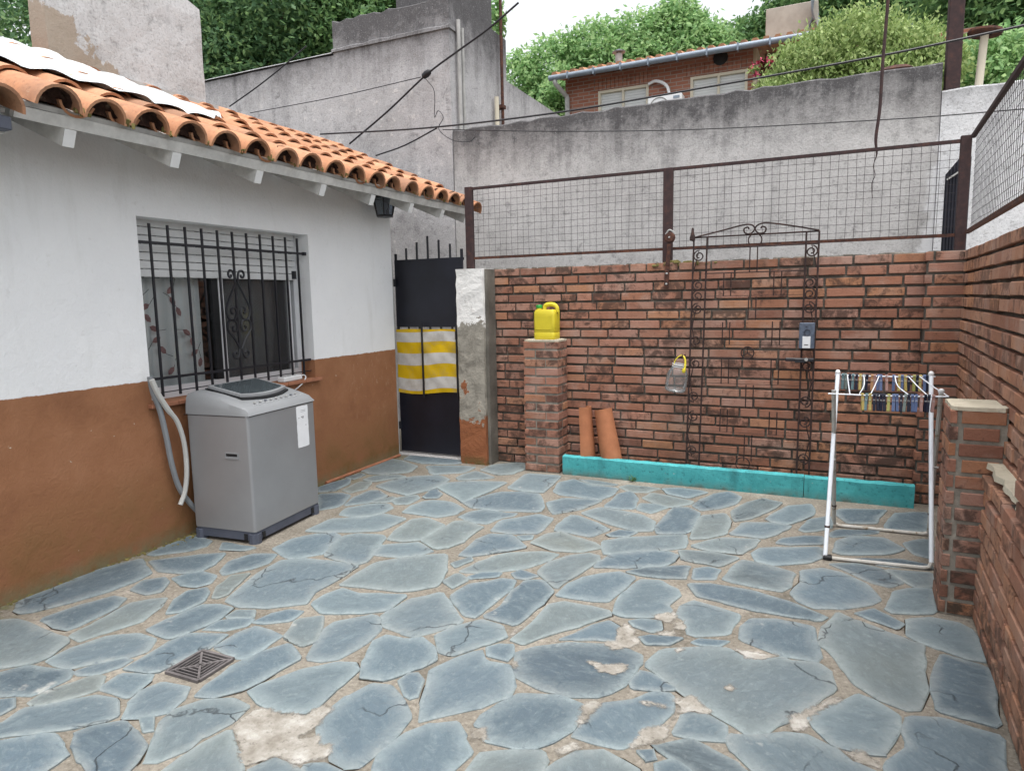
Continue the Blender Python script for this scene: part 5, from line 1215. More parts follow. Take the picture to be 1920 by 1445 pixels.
ac = thing('air_conditioner', 'white outdoor air conditioning unit under the brick house windows', 'air conditioner', (-3.1, 13.8, 5.1))
MB().box(-3.36, -2.70, 13.62, 13.92, 4.82, 5.31, .02).build('case', MAT['white_plastic'], ac)
MB().lathe([(.0, -.006), (.17, -.006), (.19, .0), (.19, .01)], 20, Matrix.Translation((-3.13, 13.615, 5.08)) @ Matrix.Rotation(PI / 2, 4, 'X'), False).build('fan_grille', MAT['pipe_grey'], ac)
MB().box(-2.86, -2.74, 13.612, 13.618, 5.21, 5.26).build('badge', MAT['gutter'], ac)
MB().tube(curve([(-3.42, 13.95, 5.64), (-3.25, 13.9, 5.66), (-3.05, 13.88, 5.54), (-2.97, 13.85, 5.31)], 5), .03, 8).build('insulated_pipe', MAT['white_plastic'], ac, False, True)
sdh = thing('satellite_dish', 'grey satellite dish fixed beside the far chimney', 'satellite dish', (-.45, 15.5, 6.5))
MB().lathe([(.0, .0), (.14, .012), (.25, .045), (.30, .07)], 18, Matrix.Translation((-.52, 15.5, 6.95)) @ Matrix.Rotation(1.35, 4, 'Y') @ Matrix.Rotation(.2, 4, 'X'), False).build('dish', MAT['gutter'], sdh, False, True)
MB().tube([(-.6, 15.62, 6.7), (-.5, 15.55, 6.95)], .02, 6).build('arm', MAT['gutter'], sdh)
o = thing('far_roof', 'small distant tiled roof edge with gutter between the trees', 'roof', (1.0, 17, 6))
MB().add([(.35, 16.5, 6.72), (1.6, 16.5, 6.78), (1.6, 18, 7.1), (.35, 18, 7.1)], [(0, 1, 2, 3)]).build('tiles', MAT['tile'], o); MB().tube([(.33, 16.45, 6.68), (1.62, 16.45, 6.74)], .06, 8).build('gutter', MAT['gutter'], o); MB().box(.5, 1.6, 16.9, 17.1, 4, 6.7).build('wall', MAT['far_brick'], o)

# ------------------------------------------------------------ trees
def crown(root, name, blobs, n, size, mat, seed, clump=.16, flat=.55, droop=0.0):
    g = np.random.default_rng(seed); blobs = np.array(blobs, float)
    vol = blobs[:, 3] * blobs[:, 4] + blobs[:, 4] * blobs[:, 5]; pr_ = vol / vol.sum()
    nc = max(12, n // 26); bi = g.choice(len(blobs), nc, p=pr_); d = g.normal(size=(nc, 3)); d /= np.linalg.norm(d, axis=1)[:, None]
    rad = 1 - np.abs(g.normal(0, .20, nc)); rad = np.clip(rad, .15, 1.08)
    cc = blobs[bi, :3] + d * rad[:, None] * blobs[bi, 3:6]
    csz = clump * blobs[bi, 3:6].mean(1) * g.uniform(.6, 1.5, nc)
    li = g.integers(0, nc, n); p = cc[li] + g.normal(size=(n, 3)) * csz[li][:, None] * np.array([1, 1, flat])
    nrm = d[li] * .6 + g.normal(size=(n, 3)) * .75 + np.array([0, 0, .55]); nrm /= np.linalg.norm(nrm, axis=1)[:, None]
    t = np.cross(nrm, g.normal(size=(n, 3))); t /= np.linalg.norm(t, axis=1)[:, None] + 1e-9
    t[:, 2] -= droop; t /= np.linalg.norm(t, axis=1)[:, None]
    b = np.cross(nrm, t); s_ = size * g.uniform(.6, 1.4, n)[:, None]
    V = np.stack([p - t * s_ * .6, p + b * s_ * .30 - t * s_ * .05, p + t * s_ * .65, p - b * s_ * .30 - t * s_ * .05], 1).reshape(-1, 3)
    me = bpy.data.meshes.new(name); me.vertices.add(4 * n); me.vertices.foreach_set('co', V.ravel())
    me.loops.add(4 * n); me.loops.foreach_set('vertex_index', np.arange(4 * n, dtype=np.int32)); me.polygons.add(n)
    me.polygons.foreach_set('loop_start', np.arange(0, 4 * n, 4, dtype=np.int32)); me.update(calc_edges=True); me.materials.append(mat)
    return put(bpy.data.objects.new(name, me), root)
def trunk(root, x, y, h, r, tips):
    MB().tube([(x, y, -.03), (x + .1 * r, y, h * .4), (x + .3 * r, y, h)], [r, r * .75, r * .5], 8).build('trunk', MAT['bark'], root, False, True)
    for (tx, ty, tz) in tips:
        MB().tube(curve([(x, y, h * .75), ((x + tx) / 2, (y + ty) / 2, (h + tz) / 2 + .2), (tx, ty, tz)], 3), [r * .45, r * .42, r * .38, r * .3, r * .22, r * .16, r * .08], 6).build('limb', MAT['bark'], root, False, True)
def tree(name, label, x, y, blobs, n, size, mat, seed, group, r=.2, **kw):
    t = thing(name, label, 'tree', (x, y, 0), 0, group); zmin = min(b[2] - b[5] for b in blobs); top = max(b[2] for b in blobs)
    trunk(t, x, y, max(1.5, zmin + .4), r, [(b[0], b[1], b[2]) for b in blobs[:5]]); crown(t, 'crown', blobs, n, size, MAT[mat], seed, **kw); return t
G1 = 'trees behind the tiled roof'; G2 = 'trees behind the brick house'; G3 = 'trees above the boundary wall on the right'
tree('leafy_tree', 'dark green tree left of the pale chimney slab', -15.5, 9.5, [(-15.8, 9.3, 6.8, 2.0, 1.6, 2.2), (-14.0, 9.8, 6.2, 1.6, 1.5, 2.2), (-17.2, 9.4, 7.8, 1.8, 1.6, 2.2), (-15.2, 9.4, 4.6, 2.2, 1.4, 1.4)], 22000, .12, 'leaf_dark', 1, G1, .25, clump=.13)
tree('leafy_tree', 'dense dark green tree between the chimney slab and the grey building', -10.8, 10.5, [(-11.4, 10.2, 6.4, 1.5, 1.5, 1.7), (-10.0, 10.6, 5.7, 1.4, 1.5, 1.6), (-10.9, 10.8, 7.6, 1.6, 1.4, 1.4), (-12.6, 10.6, 5.6, 1.3, 1.3, 1.5), (-9.4, 10.4, 6.9, 1.2, 1.3, 1.2)], 62000, .088, 'leaf_dark', 2, G1, .25, clump=.13)
tree('leafy_tree', 'mid green tree with lighter leaf tips above the grey building parapet', -8.0, 11.4, [(-8.4, 11.2, 6.5, 1.2, 1.2, 1.2), (-7.7, 11.4, 6.7, .8, 1.0, 1.1), (-9.0, 11.2, 5.6, 1.0, 1.1, 1.0), (-8.6, 11.3, 7.6, 1.1, 1.1, .8)], 32000, .09, 'leaf_mid', 3, G1, .22, clump=.13)
tree('leafy_tree', 'small bright green tree just left of the antenna pole', -6.5, 13.2, [(-6.62, 13.2, 7.2, .34, .4, .6), (-6.7, 13.3, 6.4, .3, .4, .6)], 1800, .11, 'leaf_far', 4, G1, .08)
tree('leafy_tree', 'bright green tree at the left end of the brick house', -9.3, 22, [(-9.9, 21.6, 8.4, 1.2, 1.3, 1.1), (-8.6, 22, 8.7, 1.1, 1.3, 1.3), (-9.4, 21.5, 7.2, 1.5, 1.3, 1.1), (-8.0, 21.4, 7.6, 1.2, 1.2, 1.2)], 19000, .13, 'leaf_far', 5, G2, .25)
tree('leafy_tree', 'round green tree behind the left half of the brick house roof', -6.6, 22.5, [(-7.3, 22.3, 9.2, 1.2, 1.2, 1.1), (-6.0, 22.6, 9.4, 1.2, 1.2, 1.0), (-6.7, 22.2, 8.2, 1.7, 1.2, 1.2), (-5.4, 22.3, 8.5, 1.3, 1.2, 1.0)], 21000, .13, 'leaf_far', 6, G2, .25)
tree('leafy_tree', 'tallest green tree behind the middle of the brick house roof', -4.2, 22.8, [(-4.7, 22.8, 9.4, 1.1, 1.2, 1.1), (-3.6, 22.6, 8.7, .9, 1.2, 1.0), (-4.55, 22.9, 10.0, .7, 1.0, .7), (-4.0, 22.4, 8.3, 1.5, 1.2, 1.1)], 20000, .13, 'leaf_far', 7, G2, .25)
tree('leafy_tree', 'darker green tree left of the far chimney', -2.2, 23.5, [(-2.8, 23.4, 9.0, .9, 1.1, .9), (-1.7, 23.8, 9.5, 1.0, 1.2, 1.1), (-.6, 23.6, 10.6, 1.2, 1.2, 1.2), (-1.9, 23.4, 8.2, 1.4, 1.2, 1.0)], 18000, .13, 'leaf_mid', 8, G2, .25)
tree('leafy_tree', 'dark tree at the top edge above the pale weeping tree', 1.2, 21, [(.2, 21, 9.6, 1.5, 1.2, 1.4), (1.6, 21, 9.6, 1.5, 1.2, 1.6), (.8, 20.8, 8.4, 1.7, 1.2, 1.2), (2.6, 21.2, 9.0, 1.4, 1.2, 1.5)], 24000, .14, 'leaf_mid', 9, G3, .25)
tree('leafy_tree', 'dark tree behind the brown steel post', 3.4, 16, [(2.4, 16, 7.2, 1.1, 1.1, 1.2), (3.6, 16.2, 7.0, 1.2, 1.1, 1.4), (2.9, 15.8, 6.0, 1.3, 1.1, 1.2), (4.6, 16, 6.3, 1.2, 1.1, 1.6)], 26000, .12, 'leaf_mid', 10, G3, .25)
tree('leafy_tree', 'bright green bush behind the white vent pipe', 1.85, 10, [(1.35, 10, 4.0, .5, .6, .45), (1.9, 10.1, 4.0, .55, .6, .45), (2.5, 10, 3.95, .7, .6, .55), (1.7, 9.9, 3.6, .8, .6, .5)], 16000, .06, 'leaf_far', 11, G3, .08)
tree('leafy_tree', 'pale yellow-green weeping tree behind the boundary wall', .15, 9.2, [(-.26, 9.1, 4.02, .46, .5, .42), (.15, 9.2, 4.22, .52, .55, .42), (.62, 9.2, 4.08, .45, .5, .36), (-.52, 9.1, 3.72, .36, .5, .34), (.9, 9.2, 3.9, .35, .45, .33), (.12, 9.0, 3.75, .75, .5, .4)], 42000, .046, 'leaf_pale', 12, None, .07, clump=.17, flat=.6, droop=.9)
fb = thing('flowering_bush', 'little pink flowering bush against the timber lattice', 'bush', (-1.2, 13.6, 5))
crown(fb, 'leaves', [(-1.25, 13.6, 5.25, .25, .2, .35), (-1.0, 13.6, 5.0, .25, .2, .25)], 900, .07, MAT['leaf_pale'], 13)
crown(fb, 'flowers', [(-1.22, 13.5, 5.45, .22, .15, .22)], 45, .09, MAT['flower'], 14); MB().tube([(-1.2, 13.6, 4.4), (-1.2, 13.6, 5.2)], .02, 5).build('stem', MAT['bark'], fb)

# ------------------------------------------------------------ cables overhead
def cable(label, pts, r, mat='cable', n=5):
    o = MB().tube(curve(pts, n), r, 6).build('cable', MAT[mat], None, False, True); return tag(o, label, 'cable', 'overhead cables')
o = cable('thick twisted black cable crossing above the grey boundary wall to the upper right', [(-4.96, 5.9, 3.222), (-3.64, 5.9, 3.129), (-2.30, 5.9, 3.098), (-1.08, 5.9, 3.127), (.27, 5.9, 3.173), (1.13, 5.9, 3.232), (2.2, 5.9, 3.31)], .0085)
o = cable('thin dark cable sagging across the middle of the grey boundary wall', [(-3.46, 5.9, 3.093), (-2.3, 5.9, 2.94), (-1.07, 5.9, 2.811), (.29, 5.9, 2.719), (.94, 5.9, 2.69), (2.0, 5.9, 2.66)], .0045)
cable('black cable climbing from the tiled roof to the top of the grey building', [(-5.05, 6.5, 3.248), (-4.5, 6.5, 3.54), (-3.99, 6.5, 3.845), (-3.6, 6.5, 4.02), (-3.245, 6.5, 4.173), (-2.9, 6.5, 4.36)], .010)
cable('thin dark cable running level across the grey building to the junction lump', [(-6.53, 6.5, 3.776), (-5.2, 6.5, 3.785), (-4.06, 6.5, 3.83)], .0045)
cable('short black cable from the roof tiles to the boundary wall corner', [(-4.69, 6.5, 3.081), (-4.3, 6.5, 3.15), (-3.88, 6.5, 3.284)], .008)
cable('black cable slanting up behind the chimney slab', [(-6.87, 6.5, 3.897), (-6.4, 6.5, 4.06), (-5.97, 6.5, 4.233), (-5.6, 6.5, 4.40)], .008)
cable('loose looped cable end dangling at the boundary wall corner', [(-4.0, 6.5, 3.80), (-3.90, 6.5, 3.66), (-3.91, 6.5, 3.4), (-3.86, 6.5, 3.46), (-3.80, 6.5, 3.38), (-3.86, 6.5, 3.27), (-3.7, 6.5, 3.14), (-3.5, 6.5, 3.10), (-3.42, 6.5, 3.14)], .004)
jb = MB().lathe([(.01, -.06), (.03, -.045), (.036, 0), (.03, .04), (.012, .06)], 10, Matrix.Translation((-3.99, 6.5, 3.85)) @ Matrix.Rotation(1.1, 4, 'Y')).build('cable_junction', MAT['cable'], None, False, True); tag(jb, 'black taped cable junction lump in front of the grey building', 'junction')
o = MB().tube(curve([(.30, 5.75, 3.9), (.297, 5.75, 3.5), (.283, 5.75, 3.072), (.279, 5.75, 2.779), (.262, 5.75, 2.56), (.273, 5.75, 2.45), (.255, 5.75, 2.37), (.268, 5.75, 2.30), (.25, 5.75, 2.24), (.258, 5.75, 2.135)], 5), [.0125] * 20 + [.0125 - .0095 * min(1, i / 8) for i in range(26)], 6).build('hanging_wire', MAT['post'], None, False, True); tag(o, 'frayed brown wire hanging down in front of the right part of the grey wall', 'wire')
# ------------------------------------------------------------ washing machine
wmn = thing('washing_machine', 'silver grey top-loading washing machine standing under the barred window', 'washing machine', (-3.096, 2.905, 0), math.radians(6))
D_, W_ = .462, .655
def rrect(x0, x1, y0, y1, r, n=4):
    out = []
    for cx_, cy_, a in ((x1 - r, y1 - r, 0), (x0 + r, y1 - r, PI / 2), (x0 + r, y0 + r, PI), (x1 - r, y0 + r, 1.5 * PI)):
        for i in range(n + 1): out.append((cx_ + r * math.cos(a + PI / 2 * i / n), cy_ + r * math.sin(a + PI / 2 * i / n)))
    return out
ol = rrect(-D_, 0, 0, W_, .018)
MB().prism(ol, lambda x, y: (x, y, .078), lambda x, y: (x, y, .788)).build('body', MAT['machine'], wmn, True, True)
ol2 = rrect(-D_ + .004, -.004, .004, W_ - .004, .018)
MB().prism(ol2, lambda x, y: (x, y, .022), lambda x, y: (x, y, .078)).build('base_skirt', MAT['machine_dark'], wmn, True, True)
for (x, y) in ((-.032, .032), (-.032, W_ - .032), (-D_ + .03, .03), (-D_ + .03, W_ - .03)):
    mb = MB(); pr2 = []
    for q in range(24):
        a = 2 * PI * q / 24; r_ = .036 + (.0025 if q % 2 else 0); pr2.append((x + r_ * math.cos(a), y + r_ * math.sin(a)))
    mb.prism(pr2, lambda a, b: (a, b, .0), lambda a, b: (a, b, .062)).build('foot', MAT['machine_dark'], wmn, True)
for (x, y, sx, sy) in ((-.0035, .075, .004, .012), (-.0035, W_ - .085, .004, .012), (-.075, .0035, .012, .004)):
    MB().box(x - sx, x + sx * .9 + .002, y - sy, y + sy, .024, .062).build('foot_slot', MAT['rubber_and_gap_shade'], wmn, True)
def ztop(x):
    t = min(1, max(0, -x / D_)); return .826 + .10 * (1 - (1 - t) ** 1.7)
nx = 14; vs = []; fs = []; sec = [(0, 0), (.003, .35), (.012, .8), (.03, .97), (.07, 1), (.2, 1.012), (.3275, 1.016), (.455, 1.012), (.585, 1), (.625, .97), (.643, .8), (.652, .35), (.655, 0)]
for i in range(nx + 1):
    t = i / nx; x = .004 - (D_ + .006) * t; zt = ztop(x) if i else .812
    if i == nx: zt -= .012
    for y, h in sec: vs.append((x - (.012 if i == 0 else 0) * h, y, .7895 + (zt - .7895) * h))
m_ = len(sec); fs = [(i * m_ + q, (i + 1) * m_ + q, (i + 1) * m_ + q + 1, i * m_ + q + 1) for i in range(nx) for q in range(m_ - 1)] + [tuple(range(m_)), tuple(nx * m_ + q for q in range(m_))]
vs_ = vs; MB().add(vs, fs).build('top_cover', MAT['machine_cap'], wmn, True, True)
def lidol(gx, gy):
    out = []; n = 12
    for i in range(n + 1):
        y = .105 + gy + (.445 - 2 * gy) * i / n; u = (y - .3275) / .2225; out.append((-.085 - gx - .045 * u * u, y))
    for i in range(5): y = .55 - gy - (.445 - 2 * gy) * i / 4; u = (y - .3275) / .2225; out.append((-.395 + gx, y - 0))
    return out
zz = lambda x: ztop(x) + (ztop(0) - .826) + .0085
MB().prism(lidol(-.006, .0), lambda x, y: (x, y, zz(x) - .004), lambda x, y: (x, y, zz(x) + .004)).build('lid_gap_shade', MAT['rubber_and_gap_shade'], wmn, True)  # dark sheet in place of the shade under the lid
lid = MB().prism(lidol(.012, .006), lambda x, y: (x, y, zz(x) + .006), lambda x, y: (x, y, zz(x) + .022)).build('lid', MAT['machine_cap'], wmn, True)
MB().prism(lidol(.034, .032), lambda x, y: (x, y, zz(x) + .020), lambda x, y: (x, y, zz(x) + .0245)).build('lid_window', MAT['tint'], lid, True)
for i in range(9):
    y = .13 + i * .05; x = -.052; MB().lathe([(.009, 0), (.009, .004), (.006, .006)], 8, Matrix.Translation((x, y, zz(x) - .002))).build('button', MAT['machine_dark'] if i in (2, 7) else MAT['pipe_grey'], wmn, True)
hd = MB()
hx, hz = -.135, .545
hd.box(hx - .05, hx + .05, -.004, -.0005, hz - .02, hz - .013).box(hx - .05, hx + .05, -.004, -.0005, hz + .013, hz + .02).box(hx - .05, hx - .042, -.004, -.0005, hz - .013, hz + .013).box(hx + .042, hx + .05, -.004, -.0005, hz - .013, hz + .013)
hd.build('carry_handle', MAT['machine_cap'], wmn, True); MB().box(hx - .042, hx + .042, -.002, -.0006, hz - .004, hz + .013).build('handle_recess_shade', MAT['rubber_and_gap_shade'], wmn, True)  # recess is a flat dark plate that paints its shade
MB().box(hx - .042, hx + .042, -.0035, -.0006, hz - .013, hz - .0045).build('handle_lip', MAT['machine_cap'], wmn, True)
MB().prism(outline([(.455, .50), (.575, .50), (.575, .775), (.455, .775)], .0015, .02, .02), lambda y, z: (.0012, y, z), lambda y, z: (.002, y, z)).build('paper_label', MAT['paper'], wmn, True)
mb = MB()
for (y, z, w2, h2) in ((.50, .70, .03, .004), (.51, .693, .02, .003), (.475, .695, .006, .006), (.545, .64, .006, .005), (.50, .735, .05, .0015), (.50, .745, .05, .0015)): mb.box(.0022, .0026, y, y + w2, z, z + h2)
tag(mb.build('label_print', MAT['print2'], wmn, True), kind='stuff')
MB().box(-.0005, .0012, .012, .643, .7835, .7865).build('seam_shade_strip', MAT['rubber_and_gap_shade'], wmn, True)  # thin dark strips stand in for the shaded groove below the cover
MB().box(-.48, -.02, -.0012, .0005, .7835, .7865).build('seam_shade_strip', MAT['rubber_and_gap_shade'], wmn, True)
mb = MB()
for i in range(26):
    y = .09 + i * .0185; x = -.030 - .004 * (i % 3); z = zz(x) - .0035; mb.box(x - .0035, x + .001, y, y + (.012 if i % 4 else .005), z, z + .0012)
tag(mb.build('panel_print', MAT['white_plastic'], wmn, True), kind='stuff')
# hoses
o = MB().tube(curve([(-3.585, 2.657, 1.04), (-3.585, 2.669, 0.947), (-3.585, 2.704, 0.831), (-3.585, 2.731, 0.664), (-3.585, 2.752, 0.495), (-3.585, 2.787, 0.346), (-3.585, 2.843, 0.242), (-3.585, 2.906, 0.154)], 5), .0165, 8).build('hose', MAT['hose_grey'], None, False, True); tag(o, 'grey drain hose hanging from the window corner down behind the washing machine', 'hose')
o = MB().tube(curve([(-3.56, 2.647, 1.024), (-3.56, 2.684, 0.931), (-3.56, 2.739, 0.833), (-3.56, 2.794, 0.752), (-3.56, 2.83, 0.613), (-3.56, 2.833, 0.444), (-3.56, 2.809, 0.315), (-3.56, 2.768, 0.239)], 5), [.0165] * 12 + [.0145] * 24, 8).build('hose', MAT['hose_white'], None, False, True); tag(o, 'pale hose bowing out left of the washing machine', 'hose')
# power strip on the sill
ps = thing('power_strip', 'white power strip lying on the clay sill behind the grille bars', 'power strip', (-3.65, 3.86, .872), .12)
MB().box(-.035, .03, -.11, .11, .001, .038, .006).build('case', MAT['white_plastic'], ps, True)
for i in range(3): MB().lathe([(.016, 0), (.016, .002)], 10, Matrix.Translation((-.003, -.07 + i * .06, .038))).build('socket', MAT['pipe_grey'], ps, True)
MB().tube(curve([(0, .10, .02), (.02, .14, .03), (.05, .12, .01), (.055, .06, -.03), (.03, .0, -.07)], 4), .005, 6).build('cord', MAT['white_plastic'], ps, True, True)

# ------------------------------------------------------------ jerrycan
jc = thing('jerrycan', 'yellow plastic jerrycan with green cap on the left brick pillar', 'jerrycan', (-2.125, 5.235, 1.114), -.05)
hw, hd_ = .096, .066
def canring(z, s_, shift=0.0, squ=1.0): return [(x + shift, y, z) for x, y in rrect(-hw * s_, hw * s_, -hd_ * s_ * squ, hd_ * s_ * squ, .024 * s_, 3)]
prof = [(0, .93), (.008, .985), (.03, 1.0), (.055, 1.0), (.060, .965), (.066, 1.0), (.13, 1.0), (.20, 1.0), (.228, .97), (.245, .86)]
vs = []; fs = []
for z, s_ in prof: vs += canring(z, s_)
m_ = 16; fs = [(i * m_ + q, i * m_ + (q + 1) % m_, (i + 1) * m_ + (q + 1) % m_, (i + 1) * m_ + q) for i in range(len(prof) - 1) for q in range(m_)] + [tuple(range(m_))[::-1], tuple((len(prof) - 1) * m_ + q for q in range(m_))]
MB().add(vs, fs).build('body', MAT['yellow'], jc, True, True)
MB().tube(curve([(-.018, 0, .235), (-.014, 0, .275), (.02, 0, .288), (.065, 0, .284), (.092, 0, .262), (.098, 0, .225)], 5), .0175, 8).build('handle', MAT['yellow'], jc, True, True)
MB().lathe([(.026, .24), (.024, .262), (.022, .27)], 12, Matrix.Translation((-.068, 0, 0))).build('neck', MAT['yellow'], jc, True, True)
MB().lathe([(.027, .258), (.028, .262), (.028, .280), (.024, .284)], 16, Matrix.Translation((-.068, 0, 0))).build('cap', MAT['green'], jc, True, True)
MB().box(-.075, .075, -.0695, -.0682, .082, .195, .0005).build('label_panel', MAT['yellow'], jc, True)

# ------------------------------------------------------------ two clay tiles leaning in the corner
TL = tile_mesh('leaning_tile', .088, .072, .44, .013, 1, 12); TL.materials.clear(); TL.materials.append(MAT['loose_tile'])
for (loc, rx, ry, rz, lab) in (((-1.80, 5.25, .115), 0.06, .02, 1.45, 'clay roof tile turned edge-on, leaning upright beside the pillar'), ((-1.565, 5.235, .113), .10, -.19, .1, 'clay roof tile leaning with its curved back outward, right of the other tile')):
    o = bpy.data.objects.new('roof_tile', TL); put(o, None)
    # local: x length -> up, z (outward of the barrel) -> -y
    base = Matrix(((0, 1, 0, 0), (0, 0, -1, 0), (1, 0, 0, 0), (0, 0, 0, 1)))
    o.matrix_world = Matrix.Translation(loc) @ Euler((-rx, ry, rz)).to_matrix().to_4x4() @ base
    tag(o, lab, 'roof tile', 'loose roof tiles')

# ------------------------------------------------------------ wrought-iron trellis gate leaning on the wall
tr_ = thing('iron_trellis', 'rusty wrought-iron gate frame with scrolls leaning against the back wall', 'trellis', (-.52, 5.24, .11))
def TY(z): return 5.235 + (z - .11) / 1.8 * .075
def TP(x, z, d=0.0): return (x, TY(z) + d, z)
def skew(x, z): return x - .022 * (1 - (z - .13) / 1.75) * (1 if x < -.5 else .35)
RD = .0060
for x in (-.947, -.849, -.165, -.082): MB().tube([TP(skew(x, .125), .125), TP(x, 1.885)], RD + .001, 5).build('upright', MAT['trellis'], tr_)
for z in (1.885, 1.80, .135): MB().tube([TP(-.95, z, .006), TP(-.08, z, .006)], RD, 5).build('crossbar', MAT['trellis'], tr_)
for z in (1.615, .981): MB().tube([TP(-.862, z, .006), TP(-.17, z, .006)], RD * .7, 5).build('crossbar', MAT['trellis'], tr_)
for cx_, zs in ((-.695, ((1.614, 1.443), (1.25, 1.082), (.974, .787), (.595, .424))), (-.345, ((1.611, 1.445), (1.254, 1.082), (.977, .795), (.591, .421))), (-.515, ((1.797, 1.617), (1.436, 1.263), (.784, .611), (.411, .21)))):
    for a, b in zs:
        for s_ in (-.026, .026): MB().tube([TP(cx_ + s_, a), TP(cx_ + s_, b)], RD * .75, 5).build('short_bar', MAT['trellis'], tr_)
for z in (1.444, 1.082, .79, .42): MB().tube([TP(-.86, z, .003), TP(-.17, z, .003)], .0016, 4).build('tie_wire', MAT['trellis'], tr_)
MB().tube([TP(-.538 + .045 * math.cos(a), 1.022 + .045 * math.sin(a)) for a in [2 * PI * q / 16 for q in range(16)]], RD * .8, 5, True, True).build('ring', MAT['trellis'], tr_)
mb = MB()
for a in (PI / 2, PI / 2 + 2.1, PI / 2 - 2.1): mb.tube([TP(-.538, 1.022), TP(-.538 + .042 * math.cos(a), 1.022 + .042 * math.sin(a))], RD * .6, 4)
mb.build('ring_spokes', MAT['trellis'], tr_)
MB().tube([TP(-.549 + .05 * math.cos(a), .186 + .05 * math.sin(a)) for a in [2 * PI * q / 16 for q in range(16)]], RD * .8, 5, True, True).build('ring', MAT['trellis'], tr_)
def tspiral(x, z, r, a0, turns, tail=None):
    pts = [TP(x + (r + (.012 - r) * t) * math.cos(a0 + 2 * PI * turns * t), z + (r + (.012 - r) * t) * math.sin(a0 + 2 * PI * turns * t)) for t in [i / 22 for i in range(23)]]
    if tail: pts = [TP(*tail)] + pts
    MB().tube(pts, RD * .85, 5).build('scroll', MAT['trellis'], tr_)
for side, x in ((1, -.905), (-1, -.127)):
    for i, (z, dz) in enumerate(((1.747, -.11), (1.527, -.0), (1.448, 0), (1.35, -.14), (1.107, .12), (.934, -.14), (.68, .13), (.526, -.12), (.26, .12))):
        xx = skew(x, z); up_ = 1 if i % 2 else -1
        tail = (xx - side * .036, z + dz) if dz else None
        tspiral(xx, z, .043, PI / 2 if dz <= 0 else -PI / 2, side * 1.55 * (1 if dz <= 0 else -1), tail)
MB().tube(curve([TP(-.947, 1.886), TP(-.75, 1.925), TP(-.60, 1.957), TP(-.535, 1.955), TP(-.513, 1.925), TP(-.54, 1.893), TP(-.578, 1.898), TP(-.588, 1.928), TP(-.562, 1.94), TP(-.552, 1.925)], 4), RD, 5).build('pediment_scroll', MAT['trellis'], tr_)
MB().tube(curve([TP(-.082, 1.89), TP(-.25, 1.93), TP(-.42, 1.962), TP(-.487, 1.955), TP(-.511, 1.925), TP(-.485, 1.893), TP(-.445, 1.898), TP(-.437, 1.928), TP(-.462, 1.94), TP(-.472, 1.925)], 4), RD, 5).build('pediment_scroll', MAT['trellis'], tr_)
MB().tube([TP(-.509 + .047 * math.cos(a), 1.845 + .047 * math.sin(a)) for a in [PI * q / 12 * 1.35 - .55 for q in range(13)]], RD * .85, 5).build('pediment_arch', MAT['trellis'], tr_)
MB().lathe([(.004, -.045), (.020, -.04), (.022, -.02), (.012, .015), (.007, .05), (.003, .055)], 10, Matrix.Translation(TP(-.958, 1.905))).build('finial', MAT['trellis'], tr_, False, True)
# old bell box and latch on the trellis
bx = thing('bell_box', 'weathered blue-grey metal box with a white card hung on the trellis', 'box', (-.137, 5.24, 1.06))
yb = TY(1.15) - .012
MB().box(-.188, -.086, yb - .035, yb, 1.062, 1.245, .004).build('case', MAT['box_paint'] if 'box_paint' in MAT else MAT['gutter'], bx)
MB().box(-.164, -.112, yb - .038, yb - .0355, 1.066, 1.150, .0006).build('white_card', MAT['white_plastic'], bx)
MB().box(-.153, -.126, yb - .0395, yb - .0383, 1.088, 1.0925).build('card_slot', MAT['rubber_and_gap_shade'], bx)
MB().lathe([(.0, -.004), (.019, -.004), (.021, .0), (.021, .006)], 14, Matrix.Translation((-.135, yb - .036, 1.178)) @ Matrix.Rotation(PI / 2, 4, 'X'), False).build('round_push', MAT['rust'], bx)
mb = MB().obox(Matrix.Translation((-.145, yb - .036, 1.222)) @ Matrix.Rotation(.6, 4, 'Y'), .03, .002, .006).obox(Matrix.Translation((-.138, yb - .036, 1.222)) @ Matrix.Rotation(-.7, 4, 'Y'), .03, .002, .005); mb.build('worn_mark', MAT['machine_dark'], bx)
MB().box(-.086, -.078, yb - .02, yb - .008, 1.17, 1.19).build('side_screw', MAT['rubber_and_gap_shade'], bx)
lt = thing('latch', 'dark iron latch lock body fixed across the trellis below the box', 'latch', (-.18, 5.25, .97))
yl = TY(.98) - .010
MB().box(-.275, -.085, yl - .022, yl, .968, .993, .004).build('lock_case', MAT['black_iron'], lt); MB().box(-.21, -.135, yl - .03, yl - .0225, .960, .1 + .89, .003).build('bolt_plate', MAT['black_iron'], lt)
MB().lathe([(.007, -.02), (.012, .0), (.012, .006)], 10, Matrix.Translation((-.135, yl - .035, .985)) @ Matrix.Rotation(PI / 2, 4, 'X')).build('knob', MAT['pipe_grey'], lt)

